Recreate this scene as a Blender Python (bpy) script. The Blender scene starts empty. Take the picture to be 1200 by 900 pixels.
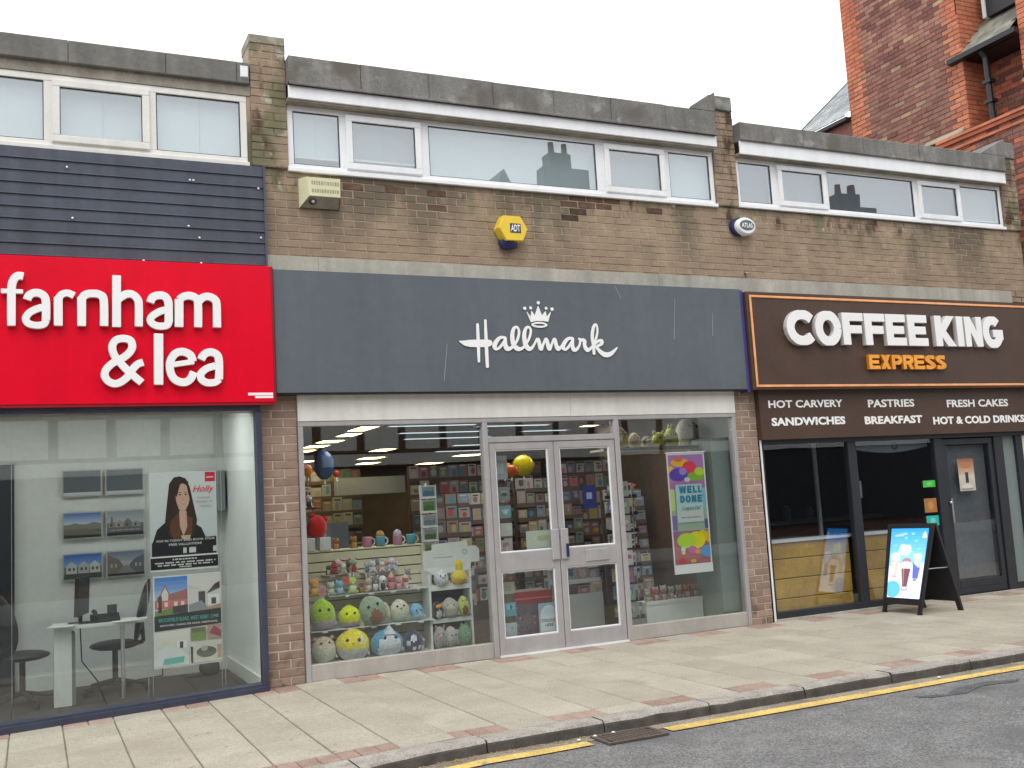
# Parade of small shops on a British high street, overcast day.
# World axes: X along the parade (to the right), Y into the shops, Z up, metres.
import bpy, bmesh, math, random
import numpy as np
from mathutils import Vector, Matrix

scene = bpy.context.scene
R = random.Random(7)

# ------------------------------------------------------------------ camera
cam_data = bpy.data.cameras.new("camera")
cam = bpy.data.objects.new("camera", cam_data)
scene.collection.objects.link(cam)
scene.camera = cam
cam_data.sensor_width = 36.0
cam_data.lens = 36.0 * 1199.8 / 1200.0
cam_data.clip_start = 0.05
cam_data.clip_end = 2000.0
right = Vector((0.9048562, -0.4217231, -0.0581797))
up = Vector((0.0042555, -0.1276956, 0.9918043))
fwd = Vector((0.4256961, 0.8976878, 0.1137515))
cam.matrix_world = Matrix((
    (right.x, up.x, -fwd.x, -2.1875),
    (right.y, up.y, -fwd.y, -9.2),
    (right.z, up.z, -fwd.z, 1.4785),
    (0, 0, 0, 1)))

# ------------------------------------------------------------------ sky and sun
SUN_ELEV, SUN_AZ = math.radians(58), math.radians(205)   # azimuth from +Y, clockwise
world = bpy.data.worlds.new("World")
scene.world = world
world.use_nodes = True
wn, wl = world.node_tree.nodes, world.node_tree.links
wn.clear()
w_out = wn.new("ShaderNodeOutputWorld")
w_bg = wn.new("ShaderNodeBackground")
w_sky = wn.new("ShaderNodeTexSky")
w_sky.sky_type = 'NISHITA'
w_sky.sun_disc = False
w_sky.sun_elevation = SUN_ELEV
w_sky.sun_rotation = SUN_AZ
w_sky.dust_density = 4.0
w_mix = wn.new("ShaderNodeMix")
w_mix.data_type = 'RGBA'
w_mix.inputs[0].default_value = 0.86            # thick even cloud over the blue
w_mix.inputs[7].default_value = (15.0, 15.4, 15.9, 1)
wl.new(w_sky.outputs[0], w_mix.inputs[6])
wl.new(w_mix.outputs[2], w_bg.inputs[0])
w_bg.inputs[1].default_value = 0.1
wl.new(w_bg.outputs[0], w_out.inputs[0])

sun_data = bpy.data.lights.new("sun", 'SUN')
sun_data.energy = 1.0
sun_data.angle = math.radians(25)
sun_data.color = (1.0, 0.96, 0.9)
sun = bpy.data.objects.new("sun", sun_data)
scene.collection.objects.link(sun)
sd = Vector((math.sin(SUN_AZ) * math.cos(SUN_ELEV), math.cos(SUN_AZ) * math.cos(SUN_ELEV), math.sin(SUN_ELEV)))
sun.rotation_euler = sd.to_track_quat('Z', 'Y').to_euler()

scene.view_settings.view_transform = 'Standard'
scene.view_settings.look = 'None'
scene.view_settings.exposure = 0.26
scene.view_settings.gamma = 1.0
scene.cycles.use_denoising = True
scene.cycles.max_bounces = 10
scene.cycles.transparent_max_bounces = 16
scene.cycles.glossy_bounces = 4
scene.cycles.sample_clamp_indirect = 6.0

# ------------------------------------------------------------------ materials
MATS = {}
def M(name, col=(.5, .5, .5), rough=.6, n=.12, ns=6, bump=0, bs=60, rnd=0, metal=0, ramp=None,
      streak=0, speck=0, spec=.5, coat=0, stain=None, emit=0, sheen=0):
    m = bpy.data.materials.new(name)
    m.use_nodes = True
    nt = m.node_tree; N, L = nt.nodes, nt.links
    b = N["Principled BSDF"]
    b.inputs["Roughness"].default_value = rough
    b.inputs["Metallic"].default_value = metal
    b.inputs["Specular IOR Level"].default_value = spec
    b.inputs["Coat Weight"].default_value = coat
    b.inputs["Sheen Weight"].default_value = sheen
    geo = N.new("ShaderNodeNewGeometry"); pos = geo.outputs["Position"]
    def noise(scale, vec=None, detail=4):
        t = N.new("ShaderNodeTexNoise"); t.inputs["Scale"].default_value = scale
        t.inputs["Detail"].default_value = detail
        L.new(vec or pos, t.inputs["Vector"]); return t.outputs["Fac"]
    def rng(src, a, b_, lo=0.3, hi=0.7):
        r = N.new("ShaderNodeMapRange"); L.new(src, r.inputs[0])
        r.inputs[1].default_value = lo; r.inputs[2].default_value = hi
        r.inputs[3].default_value = a; r.inputs[4].default_value = b_
        return r.outputs[0]
    def math_(op, a, b_):
        q = N.new("ShaderNodeMath"); q.operation = op
        for i, s in ((0, a), (1, b_)):
            if hasattr(s, "links"): L.new(s, q.inputs[i])
            else: q.inputs[i].default_value = s
        return q.outputs[0]
    def mix(fac, a, b_, mode='MIX'):
        q = N.new("ShaderNodeMix"); q.data_type = 'RGBA'; q.blend_type = mode
        for i, s in ((0, fac), (6, a), (7, b_)):
            if hasattr(s, "links"): L.new(s, q.inputs[i])
            elif i == 0: q.inputs[0].default_value = s
            else: q.inputs[i].default_value = (*s, 1)
        return q.outputs[2]
    if ramp:
        oi = N.new("ShaderNodeObjectInfo")
        cr = N.new("ShaderNodeValToRGB"); cr.color_ramp.interpolation = 'LINEAR'
        el = cr.color_ramp.elements
        while len(el) < len(ramp): el.new(0.5)
        for e, (p, c) in zip(el, ramp): e.position = p; e.color = (*c, 1)
        L.new(oi.outputs["Random"], cr.inputs[0]); c = cr.outputs[0]
    else:
        rgb = N.new("ShaderNodeRGB"); rgb.outputs[0].default_value = (*col, 1); c = rgb.outputs[0]
    val = rng(noise(ns), 1 - n, 1 + n)
    val = math_('MULTIPLY', val, rng(noise(ns * 9), 1 - n * .6, 1 + n * .6))
    if speck: val = math_('MULTIPLY', val, rng(noise(75, detail=3), 1 - speck, 1 + speck, .40, .60))
    if rnd:
        oi = N.new("ShaderNodeObjectInfo")
        val = math_('MULTIPLY', val, rng(oi.outputs["Random"], 1 - rnd, 1 + rnd, 0, 1))
    if streak:
        mp = N.new("ShaderNodeMapping"); mp.inputs["Scale"].default_value = (7, 7, .5)
        L.new(pos, mp.inputs[0])
        val = math_('MULTIPLY', val, rng(noise(1.3, mp.outputs[0]), 1 - streak, 1 + streak * .3))
    hs = N.new("ShaderNodeHueSaturation"); L.new(c, hs.inputs["Color"]); L.new(val, hs.inputs["Value"])
    c = hs.outputs[0]
    if stain:      # list of (colour, z low, z high, noise scale, threshold, stretch)
        sx = N.new("ShaderNodeSeparateXYZ"); L.new(pos, sx.inputs[0])
        for (sc, zl, zh, nsc, th, st) in stain:
            mp = N.new("ShaderNodeMapping"); mp.inputs["Scale"].default_value = (1, 1, st)
            L.new(pos, mp.inputs[0])
            a = rng(noise(nsc, mp.outputs[0], 6), 0, 1, th, th + .1)
            zz = rng(sx.outputs[2], 0, 1, zl, zh)
            c = mix(math_('MULTIPLY', a, zz), c, sc)
    L.new(c, b.inputs["Base Color"])
    if emit:
        L.new(c, b.inputs["Emission Color"]); b.inputs["Emission Strength"].default_value = emit
    if bump:
        bp = N.new("ShaderNodeBump"); bp.inputs["Strength"].default_value = bump
        bp.inputs["Distance"].default_value = .004
        L.new(noise(bs, detail=6), bp.inputs["Height"]); L.new(bp.outputs[0], b.inputs["Normal"])
    MATS[name] = m
    return m

def print_mat(name, rough=.5, emit=0, fluff=0):
    m = bpy.data.materials.new(name); m.use_nodes = True
    N, L = m.node_tree.nodes, m.node_tree.links; b = N["Principled BSDF"]
    a = N.new("ShaderNodeVertexColor"); a.layer_name = "Col"
    L.new(a.outputs[0], b.inputs["Base Color"]); b.inputs["Roughness"].default_value = rough
    if fluff:       # short pile: mottled tone, soft sheen and a fuzzy surface
        g = N.new("ShaderNodeNewGeometry"); t = N.new("ShaderNodeTexNoise"); t.inputs["Scale"].default_value = 55; t.inputs["Detail"].default_value = 5
        L.new(g.outputs["Position"], t.inputs["Vector"])
        r = N.new("ShaderNodeMapRange"); L.new(t.outputs["Fac"], r.inputs[0]); r.inputs[1].default_value = .38; r.inputs[2].default_value = .62; r.inputs[3].default_value = .80; r.inputs[4].default_value = 1.12
        h = N.new("ShaderNodeHueSaturation"); L.new(a.outputs[0], h.inputs["Color"]); L.new(r.outputs[0], h.inputs["Value"]); L.new(h.outputs[0], b.inputs["Base Color"])
        bp = N.new("ShaderNodeBump"); bp.inputs["Strength"].default_value = .9; bp.inputs["Distance"].default_value = .006
        t2 = N.new("ShaderNodeTexNoise"); t2.inputs["Scale"].default_value = 160; L.new(g.outputs["Position"], t2.inputs["Vector"])
        L.new(t2.outputs["Fac"], bp.inputs["Height"]); L.new(bp.outputs[0], b.inputs["Normal"])
        b.inputs["Sheen Weight"].default_value = .4; b.inputs["Specular IOR Level"].default_value = .1
    if emit:
        L.new(a.outputs[0], b.inputs["Emission Color"]); b.inputs["Emission Strength"].default_value = emit
        b.inputs["Base Color"].default_value = (.02, .02, .02, 1)
    MATS[name] = m; return m

def glass_mat(name, tint=(.93, .97, .95), extra=.0, rough=0.0):
    m = bpy.data.materials.new(name); m.use_nodes = True
    N, L = m.node_tree.nodes, m.node_tree.links; N.clear()
    o = N.new("ShaderNodeOutputMaterial"); t = N.new("ShaderNodeBsdfTransparent"); g = N.new("ShaderNodeBsdfGlossy")
    t.inputs[0].default_value = (*tint, 1); g.inputs["Roughness"].default_value = rough
    geo = N.new("ShaderNodeNewGeometry"); no = N.new("ShaderNodeTexNoise"); no.inputs["Scale"].default_value = .7
    L.new(geo.outputs["Position"], no.inputs["Vector"])
    bp = N.new("ShaderNodeBump"); bp.inputs["Strength"].default_value = .012; bp.inputs["Distance"].default_value = .12
    L.new(no.outputs["Fac"], bp.inputs["Height"]); L.new(bp.outputs[0], g.inputs["Normal"])
    f = N.new("ShaderNodeFresnel")
    ir = N.new("ShaderNodeMapRange"); L.new(geo.outputs["Backfacing"], ir.inputs[0])      # same air-side reflection on both faces
    ir.inputs[3].default_value = 1.5; ir.inputs[4].default_value = 1 / 1.5; L.new(ir.outputs[0], f.inputs[0])
    a = N.new("ShaderNodeMath"); a.operation = 'ADD'; a.use_clamp = True; a.inputs[1].default_value = extra
    L.new(f.outputs[0], a.inputs[0])
    x = N.new("ShaderNodeMixShader"); L.new(a.outputs[0], x.inputs[0]); L.new(t.outputs[0], x.inputs[1]); L.new(g.outputs[0], x.inputs[2])
    L.new(x.outputs[0], o.inputs[0]); MATS[name] = m; return m

BRICK_TAN = [(0, (.340, .250, .173)), (.3, (.352, .262, .182)), (.6, (.358, .267, .184)), (.85, (.345, .254, .176)), (1, (.368, .278, .195))]
M("tan_brick", rough=.9, n=.16, ns=5, bump=.6, bs=90, ramp=[(p, tuple(v * .93 for v in c)) for p, c in BRICK_TAN],
  stain=[((.17, .16, .09), 4.2, 4.66, 2.6, .50, .6), ((.085, .045, .03), 4.42, 4.53, 5.2, .545, .45), ((.46, .44, .37), 4.1, 4.6, 9, .62, .7), ((.15, .122, .088), 3.7, 4.45, 1.6, .50, .35)])
M("pier_brick", rough=.9, n=.15, ns=7, bump=.6, bs=90, ramp=[(0, (.285, .195, .15)), (.5, (.325, .23, .175)), (1, (.365, .265, .205))],
  stain=[((.15, .14, .10), 4.4, 5.6, 5, .46, .6), ((.12, .085, .07), .5, .0, 6, .48, 1)])
M("spalled_brick", (.105, .062, .042), .95, .4, 14, .8, 60, rnd=.35)
M("blind_white", (.74, .78, .78), .8, .03, 2)
M("tan_mortar", (.38, .295, .21), .95, .15, 5, .5, 120, stain=[((.13, .12, .07), 4.2, 4.66, 2.6, .5, .6)])
M("pale_mortar", (.55, .46, .38), .95, .2, 5, .5, 120)
M("concrete_band", (.44, .42, .36), .85, .12, 3, .3, 60, streak=.2)
M("roof_felt", (.205, .198, .185), .85, .18, 3, .7, 45, streak=.22, speck=.12, stain=[((.30, .295, .27), 4, 5, 5, .58, 1), ((.13, .12, .10), 4, 5, 2.2, .56, 1)])
M("roof_felt_brown", (.19, .183, .168), .85, .18, 3, .7, 45, streak=.25)
M("white_upvc", (.86, .87, .88), .35, .04, 3, streak=.06)
M("cream_upvc", (.76, .75, .70), .4, .05, 3, streak=.08)
M("white_panel", (.76, .75, .70), .45, .05, 2, streak=.1)
M("dirty_board", (.30, .27, .22), .8, .2, 4, streak=.2)
M("aluminium", (.46, .445, .45), .38, .06, 8, metal=.25, streak=.08)
M("sill_panel", (.43, .41, .375), .5, .08, 4, streak=.12)
M("navy_frame", (.045, .052, .085), .4, .15, 4)
M("navy_boards", (.068, .077, .105), .6, .14, 2.5, .1, 40, streak=.2)
M("red_sign", (.80, .0, .022), .35, .05, 1.2, streak=.05, spec=.25)
M("red_edge", (.30, .004, .012), .4)
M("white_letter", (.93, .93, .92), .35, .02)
M("letter_side", (.60, .58, .57), .45, .03)  # grey sides of the white letters: shading put into the colour
M("slate_sign", (.118, .138, .155), .45, .07, 1.2, streak=.06, spec=.35)
M("blue_edge", (.06, .055, .25), .45)
M("brown_sign", (.072, .039, .025), .5, .12, 3)
M("orange_line", (.95, .42, .17), .4)
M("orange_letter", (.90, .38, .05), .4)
M("orange_side", (.62, .22, .02), .5)  # darker sides of the orange letters, shade mixed into the colour
M("black_metal", (.012, .012, .014), .4, .1)
M("dark_frame", (.022, .025, .032), .45, .15)
M("black_plastic", (.014, .014, .017), .5, .1)
M("white_paint", (.74, .76, .75), .6, .04, 2)
M("grey_wall", (.60, .61, .585), .7, .06, 2)
M("dark_carpet", (.035, .034, .032), .95, .25, 30)
M("shop_floor", (.10, .085, .07), .6, .2, 3)
M("shop_ceiling", (.20, .15, .13), .8, .1, 2)
M("shop_wall", (.17, .125, .10), .8, .15, 2)
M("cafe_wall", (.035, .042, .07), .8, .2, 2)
M("white_laminate", (.66, .70, .68), .4, .04)
M("slatwall", (.66, .63, .45), .5, .05)
M("groove_dark", (.10, .09, .06), .8)
M("pine_board", (.50, .30, .05), .6, .22, 2.5, .2, 30, rnd=.12)
M("grey_panel", (.19, .235, .23), .55, .05, 2)
M("steel", (.6, .6, .6), .3, .05, metal=.9)
M("clear_plastic", (.6, .62, .62), .2)
M("asphalt", (.175, .173, .17), .88, .16, 4, 1.0, 120, speck=.38, stain=[((.11, .11, .112), -1, -.2, .8, .56, 1), ((.22, .215, .205), -1, -.2, 1.7, .62, 1)])
M("asphalt_patch", (.10, .10, .105), .9, .25, 8, .8, 90, speck=.4)
M("gutter_dirt", (.26, .23, .18), .95, .3, 5, .8, 60, speck=.3)
M("paving", rough=.9, n=.10, ns=2.5, bump=.5, bs=110, speck=.13, ramp=[(0, (.365, .33, .265)), (.5, (.395, .36, .288)), (1, (.425, .39, .315))],
  stain=[((.355, .315, .25), -1, -.5, 1.8, .58, 1), ((.20, .18, .14), -1, -.5, 13, .665, 1), ((.50, .48, .42), -1, -.5, 22, .68, 1)])
M("red_paver", rough=.95, n=.14, ns=9, bump=.5, bs=90, speck=.12, ramp=[(0, (.285, .195, .158)), (.5, (.335, .235, .19)), (1, (.375, .275, .222))])
M("paving_joint", (.235, .212, .165), .95, .25, 20)
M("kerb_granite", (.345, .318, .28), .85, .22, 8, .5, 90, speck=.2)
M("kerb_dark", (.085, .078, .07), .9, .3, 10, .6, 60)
M("yellow_paint", (.66, .46, .13), .8, .2, 6, .4, 90, speck=.2, stain=[((.30, .26, .18), -1, -.5, 9, .60, 1)])
M("cast_iron", (.115, .088, .07), .7, .2, 20, .4, 80)
M("dead_leaf", (.38, .27, .10), .9, .3, 40)
M("ground", (.15, .15, .14), .9)
M("church_brick", rough=.9, n=.2, ns=2.5, bump=.6, bs=60, ramp=[(0, (.19, .08, .062)), (.35, (.26, .11, .082)), (.6, (.31, .145, .105)), (.8, (.25, .13, .10)), (.95, (.36, .22, .14)), (1, (.42, .30, .15))])
M("terracotta", rough=.85, n=.14, ns=5, bump=.4, bs=60, ramp=[(0, (.46, .15, .08)), (.5, (.56, .195, .10)), (1, (.62, .24, .13))])
M("dark_red_brick", rough=.9, n=.2, ns=4, bump=.5, bs=60, ramp=[(0, (.17, .04, .028)), (.5, (.30, .055, .035)), (1, (.40, .09, .05))])
M("church_mortar", (.20, .13, .10), .95, .2, 6)
M("slate_tile", rough=.6, n=.12, ns=6, ramp=[(0, (.20, .21, .21)), (1, (.36, .38, .38))])
M("mossy_slate", rough=.7, n=.2, ns=6, ramp=[(0, (.17, .17, .14)), (1, (.27, .27, .22))])
M("sandstone", (.34, .28, .20), .9, .2, 5, .4, 60)
M("opposite_brick", (.16, .085, .06), .9, .2, 3)
M("opposite_roof", (.075, .08, .085), .7, .15, 3)
M("opposite_panel", (.78, .79, .76), .6, .08, 2)
M("opposite_stone", (.10, .085, .07), .8, .15, 3)
M("teal_print", (.08, .45, .40), .5)
M("banner_blue", (.02, .20, .34), .5)
M("cafe_smoke", (.13, .14, .145), .5, .2, 2)
M("lichen_coping", (.26, .235, .175), .9, .25, 6, .7, 60, speck=.2, stain=[((.36, .35, .28), 4, 5, 7, .56, 1)])
M("faded_ink", (.36, .35, .24), .8)
M("cream_plastic", (.68, .66, .42), .5, .06, 10)
M("yellow_plastic", (.85, .60, .05), .4, .05)
M("dark_yellow", (.50, .36, .02), .5)
M("blue_plastic", (.02, .025, .10), .35)
M("blind_pale", (.44, .47, .47), .8, .05, 2)
M("blind_grey", (.20, .225, .26), .8, .08, 2)
M("room_white", (.80, .82, .80), .8, .04, 2)
M("lamp_warm", (1.0, .82, .42), .5, .0, emit=9)
M("lamp_white", (.95, 1.0, .97), .5, .0, emit=7)  # glow of the added office panels, out of view
M("lamp_front", (1.0, .98, .93), .5, .0, emit=10)  # glow of the added panels near the shop windows, out of view
M("lamp_cool", (.75, .9, 1.0), .5, .0, emit=1.2)
print_mat("plush", .95, fluff=1); print_mat("gloss", .25); print_mat("print"); print_mat("screen", .3, 1.0)
glass_mat("window_glass", (.96, .98, .97), .035)
glass_mat("upper_glass", (.90, .94, .95), .16)
glass_mat("cafe_glass", (.93, .95, .97), .025)
glass_mat("door_glass", (.92, .94, .94), .02)

# ------------------------------------------------------------------ helpers
def link(o, parent=None):
    scene.collection.objects.link(o)
    if parent: o.parent = parent
    return o

def tag(o, label=None, cat=None, group=None, kind=None):
    if label: o["label"] = label
    if cat: o["category"] = cat
    if group: o["group"] = group
    if kind: o["kind"] = kind
    return o

def empty(name, loc, label=None, cat=None, group=None, rz=0):
    o = bpy.data.objects.new(name, None); o.empty_display_size = .1
    o.location = loc; o.rotation_euler = (0, 0, rz)
    return tag(link(o), label, cat, group)

class MB:
    """collects shapes for ONE mesh object"""
    def __init__(s): s.v = []; s.f = []; s.m = []; s.c = []; s.mats = []; s.sm = []
    def mi(s, mat):
        if mat not in s.mats: s.mats.append(mat)
        return s.mats.index(mat)
    def add(s, vs, fs, mat, col=(1, 1, 1), smooth=False):
        k = len(s.v); s.v += [tuple(v) for v in vs]; i = s.mi(mat)
        for f in fs: s.f.append([k + a for a in f]); s.m.append(i); s.c.append(col); s.sm.append(smooth)
    def box(s, x0, x1, y0, y1, z0, z1, mat, c=0, col=(1, 1, 1)):
        """box; c > 0 chamfers the edges of the side that faces -Y"""
        if c <= 0:
            vs = [(x0, y0, z0), (x1, y0, z0), (x1, y0, z1), (x0, y0, z1), (x0, y1, z0), (x1, y1, z0), (x1, y1, z1), (x0, y1, z1)]
            fs = [(0, 1, 2, 3), (5, 4, 7, 6), (4, 0, 3, 7), (1, 5, 6, 2), (3, 2, 6, 7), (4, 5, 1, 0)]
        else:
            vs = [(x0 + c, y0, z0 + c), (x1 - c, y0, z0 + c), (x1 - c, y0, z1 - c), (x0 + c, y0, z1 - c),
                  (x0, y0 + c, z0), (x1, y0 + c, z0), (x1, y0 + c, z1), (x0, y0 + c, z1),
                  (x0, y1, z0), (x1, y1, z0), (x1, y1, z1), (x0, y1, z1)]
            fs = [(0, 1, 2, 3), (4, 5, 1, 0), (5, 6, 2, 1), (6, 7, 3, 2), (7, 4, 0, 3),
                  (8, 9, 5, 4), (9, 10, 6, 5), (10, 11, 7, 6), (11, 8, 4, 7), (9, 8, 11, 10)]
        s.add(vs, fs, mat, col)
    def quad(s, p, mat, col=(1, 1, 1)): s.add(p, [tuple(range(len(p)))], mat, col)
    def tube(s, p0, p1, r, mat, n=8, r1=None, col=(1, 1, 1)):
        p0, p1 = Vector(p0), Vector(p1); d = (p1 - p0).normalized()
        a = d.orthogonal().normalized(); b = d.cross(a); r1 = r if r1 is None else r1
        vs = []
        for p, q in ((p0, r), (p1, r1)):
            for i in range(n):
                t = 2 * math.pi * i / n; vs.append(p + (a * math.cos(t) + b * math.sin(t)) * q)
        fs = [(i, (i + 1) % n, n + (i + 1) % n, n + i) for i in range(n)]
        s.add(vs, fs, mat, col, True); s.add(vs[:n], [tuple(range(n))[::-1]], mat, col); s.add(vs[n:], [tuple(range(n))], mat, col)
    def path(s, pts, r, mat, n=8):
        for a, b in zip(pts, pts[1:]): s.tube(a, b, r, mat, n)
    def lathe(s, c, prof, mat, n=20, ax='z', col=(1, 1, 1), sc=(1, 1)):
        vs = []; k = len(prof)
        for (r, h) in prof:
            for i in range(n):
                t = 2 * math.pi * i / n; a, b = r * math.cos(t) * sc[0], r * math.sin(t) * sc[1]
                vs.append((c[0] + a, c[1] + b, c[2] + h) if ax == 'z' else (c[0] + a, c[1] + h, c[2] + b))
        fs = []
        for j in range(k - 1):
            for i in range(n):
                q = (j * n + i, j * n + (i + 1) % n, (j + 1) * n + (i + 1) % n, (j + 1) * n + i)
                fs.append(q if ax == 'z' else q[::-1])
        s.add(vs, fs, mat, col, True)
        s.add(vs[:n], [tuple(range(n))[::-1] if ax == 'z' else tuple(range(n))], mat, col)
        s.add(vs[-n:], [tuple(range(n)) if ax == 'z' else tuple(range(n))[::-1]], mat, col)
    def ball(s, c, r, mat, n=16, m=10, colf=None, rot=None, flat=0, lump=0):
        """ellipsoid; colf(unit vector) -> colour; flat cuts the underside level"""
        r = (r, r, r) if not hasattr(r, '__len__') else r
        vs, un = [], []
        for j in range(m + 1):
            ph = math.pi * j / m - math.pi / 2
            for i in range(n):
                t = 2 * math.pi * i / n
                u = Vector((math.cos(ph) * math.cos(t), math.cos(ph) * math.sin(t), math.sin(ph)))
                k = 1 + lump * math.sin(3.1 * u.x + 2.3 * u.z + c[0] * 40) * math.cos(2.7 * u.y + u.x * 2)
                w = Vector((u.x * r[0], u.y * r[1], max(u.z, -1 + flat) * r[2])) * k
                if rot: w = rot @ w
                vs.append(Vector(c) + w); un.append(u)
        k0 = len(s.v); s.v += [tuple(v) for v in vs]; mi = s.mi(mat)
        for j in range(m):
            for i in range(n):
                q = (j * n + i, j * n + (i + 1) % n, (j + 1) * n + (i + 1) % n, (j + 1) * n + i)
                cc = sum((un[a] for a in q), Vector()) / 4
                s.f.append([k0 + a for a in q]); s.m.append(mi); s.sm.append(True)
                s.c.append(colf(cc) if colf else (1, 1, 1))
    def build(s, name, parent=None, loc=None):
        me = bpy.data.meshes.new(name); me.from_pydata(s.v, [], s.f)
        for m in s.mats: me.materials.append(MATS[m])
        me.polygons.foreach_set("material_index", s.m); me.polygons.foreach_set("use_smooth", s.sm)
        if any(m in ("print", "screen", "plush", "gloss") for m in s.mats):
            ca = me.color_attributes.new("Col", 'FLOAT_COLOR', 'CORNER')
            arr = []
            for f, c in zip(s.f, s.c): arr += [c[0], c[1], c[2], 1.0] * len(f)
            ca.data.foreach_set("color", arr)
        me.update()
        o = bpy.data.objects.new(name, me)
        if loc: o.location = loc
        return link(o, parent)

def part(name, parent, mat, *boxes, c=0.0):
    b = MB()
    for q in boxes: b.box(*q, mat, c)
    return b.build(name, parent)

def inst(name, mesh, parent, loc, rot=(0, 0, 0), sc=(1, 1, 1)):
    o = bpy.data.objects.new(name, mesh); o.location = loc; o.rotation_euler = rot; o.scale = sc
    return link(o, parent)

def frame_boxes(x0, x1, z0, z1, w, y0, y1):
    return [(x0, x1, y0, y1, z1 - w, z1), (x0, x1, y0, y1, z0, z0 + w), (x0, x0 + w, y0, y1, z0 + w, z1 - w), (x1 - w, x1, y0, y1, z0 + w, z1 - w)]

# ---- outlines from strokes: a distance field traced by marching squares, filled as a 2D curve
def sd_polyline(X, Z, pts, flat):
    d = np.full(X.shape, 9.0); cum = 0; segs = []
    for a, b in zip(pts, pts[1:]):
        L = math.hypot(b[0] - a[0], b[1] - a[1]) or 1e-6; segs.append((a, b, cum, L)); cum += L
    for a, b, s0, L in segs:
        ux, uz = (b[0] - a[0]) / L, (b[1] - a[1]) / L
        t = (X - a[0]) * ux + (Z - a[1]) * uz; tc = np.clip(t, 0, L)
        r = a[2] + (b[2] - a[2]) * tc / L
        q = np.hypot(X - a[0] - ux * tc, Z - a[1] - uz * tc) - r
        if flat:
            f0, f1 = pts[0], pts[-1]
            if s0 < 1.6 * f0[2]:
                e = segs[0]; q = np.maximum(q, -((X - f0[0]) * (e[1][0] - e[0][0]) + (Z - f0[1]) * (e[1][1] - e[0][1])) / e[3])
            if cum - s0 - L < 1.6 * f1[2]:
                e = segs[-1]; q = np.maximum(q, ((X - f1[0]) * (e[1][0] - e[0][0]) + (Z - f1[1]) * (e[1][1] - e[0][1])) / e[3])
        d = np.minimum(d, q)
    return d

def smooth_pts(pts, k=4):
    """Catmull-Rom through the points (x, z, radius)"""
    if len(pts) < 3: return pts
    P = [pts[0]] + list(pts) + [pts[-1]]; out = []
    for i in range(1, len(P) - 2):
        for j in range(k):
            t = j / k; a, b, c, d = P[i - 1], P[i], P[i + 1], P[i + 2]
            out.append(tuple(.5 * ((2 * b[n]) + (-a[n] + c[n]) * t + (2 * a[n] - 5 * b[n] + 4 * c[n] - d[n]) * t * t + (-a[n] + 3 * b[n] - 3 * c[n] + d[n]) * t ** 3) for n in range(3)))
    return out + [pts[-1]]

def contours(F, x0, z0, h):
    nz, nx = F.shape; segs = {}
    def ip(i, j, k, l):
        a, b = F[j, i], F[l, k]; t = a / (a - b)
        return (round(x0 + (i + (k - i) * t) * h, 6), round(z0 + (j + (l - j) * t) * h, 6))
    ins = F < 0
    cells = np.argwhere((ins[:-1, :-1] != ins[1:, :-1]) | (ins[:-1, :-1] != ins[:-1, 1:]) | (ins[1:, 1:] != ins[1:, :-1]) | (ins[1:, 1:] != ins[:-1, 1:]))
    for j, i in cells:
        cs = [(i, j), (i + 1, j), (i + 1, j + 1), (i, j + 1)]
        s = [ins[b, a] for a, b in cs]; pts = []
        for q in range(4):
            if s[q] != s[(q + 1) % 4]:
                a, b = cs[q], cs[(q + 1) % 4]
                if a > b: p = ip(*b, *a)
                else: p = ip(*a, *b)
                pts.append((p, s[q]))
        # walk: leave where inside -> outside
        outs = [p for p, f in pts if f]; inn = [p for p, f in pts if not f]
        for a, b in zip(outs, inn): segs[a] = b
    loops = []
    while segs:
        a, b = segs.popitem(); lp = [a]
        while b != a and b in segs: lp.append(b); b = segs.pop(b)
        if len(lp) > 5: loops.append(lp)
    return loops

def solid_from_loops(name, loops, y_front, depth, mat, parent, side=None, bev=0):
    cu = bpy.data.curves.new(name, 'CURVE'); cu.dimensions = '2D'; cu.fill_mode = 'BOTH'; cu.extrude = depth / 2
    cu.bevel_depth = bev; cu.bevel_resolution = 1
    for lp in loops:
        # thin out near-straight points
        keep = []
        n = len(lp)
        for i in range(n):
            a, b, c = lp[i - 1], lp[i], lp[(i + 1) % n]
            cr = abs((b[0] - a[0]) * (c[1] - a[1]) - (b[1] - a[1]) * (c[0] - a[0]))
            if cr > 4e-7 or i % 4 == 0: keep.append(b)
        sp = cu.splines.new('POLY'); sp.points.add(len(keep) - 1)
        for p, (x, z) in zip(sp.points, keep): p.co = (x, z, 0, 1)
        sp.use_cyclic_u = True
    tmp = bpy.data.objects.new("tmp", cu)
    me = bpy.data.meshes.new_from_object(tmp); bpy.data.objects.remove(tmp)
    me.name = name
    me.transform(Matrix(((1, 0, 0, 0), (0, 0, -1, y_front + depth / 2 + bev), (0, 1, 0, 0), (0, 0, 0, 1))))
    me.materials.clear(); me.materials.append(MATS[mat])
    if side:
        me.materials.append(MATS[side])
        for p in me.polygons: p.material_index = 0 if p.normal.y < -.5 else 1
    return link(bpy.data.objects.new(name, me), parent)

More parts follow.
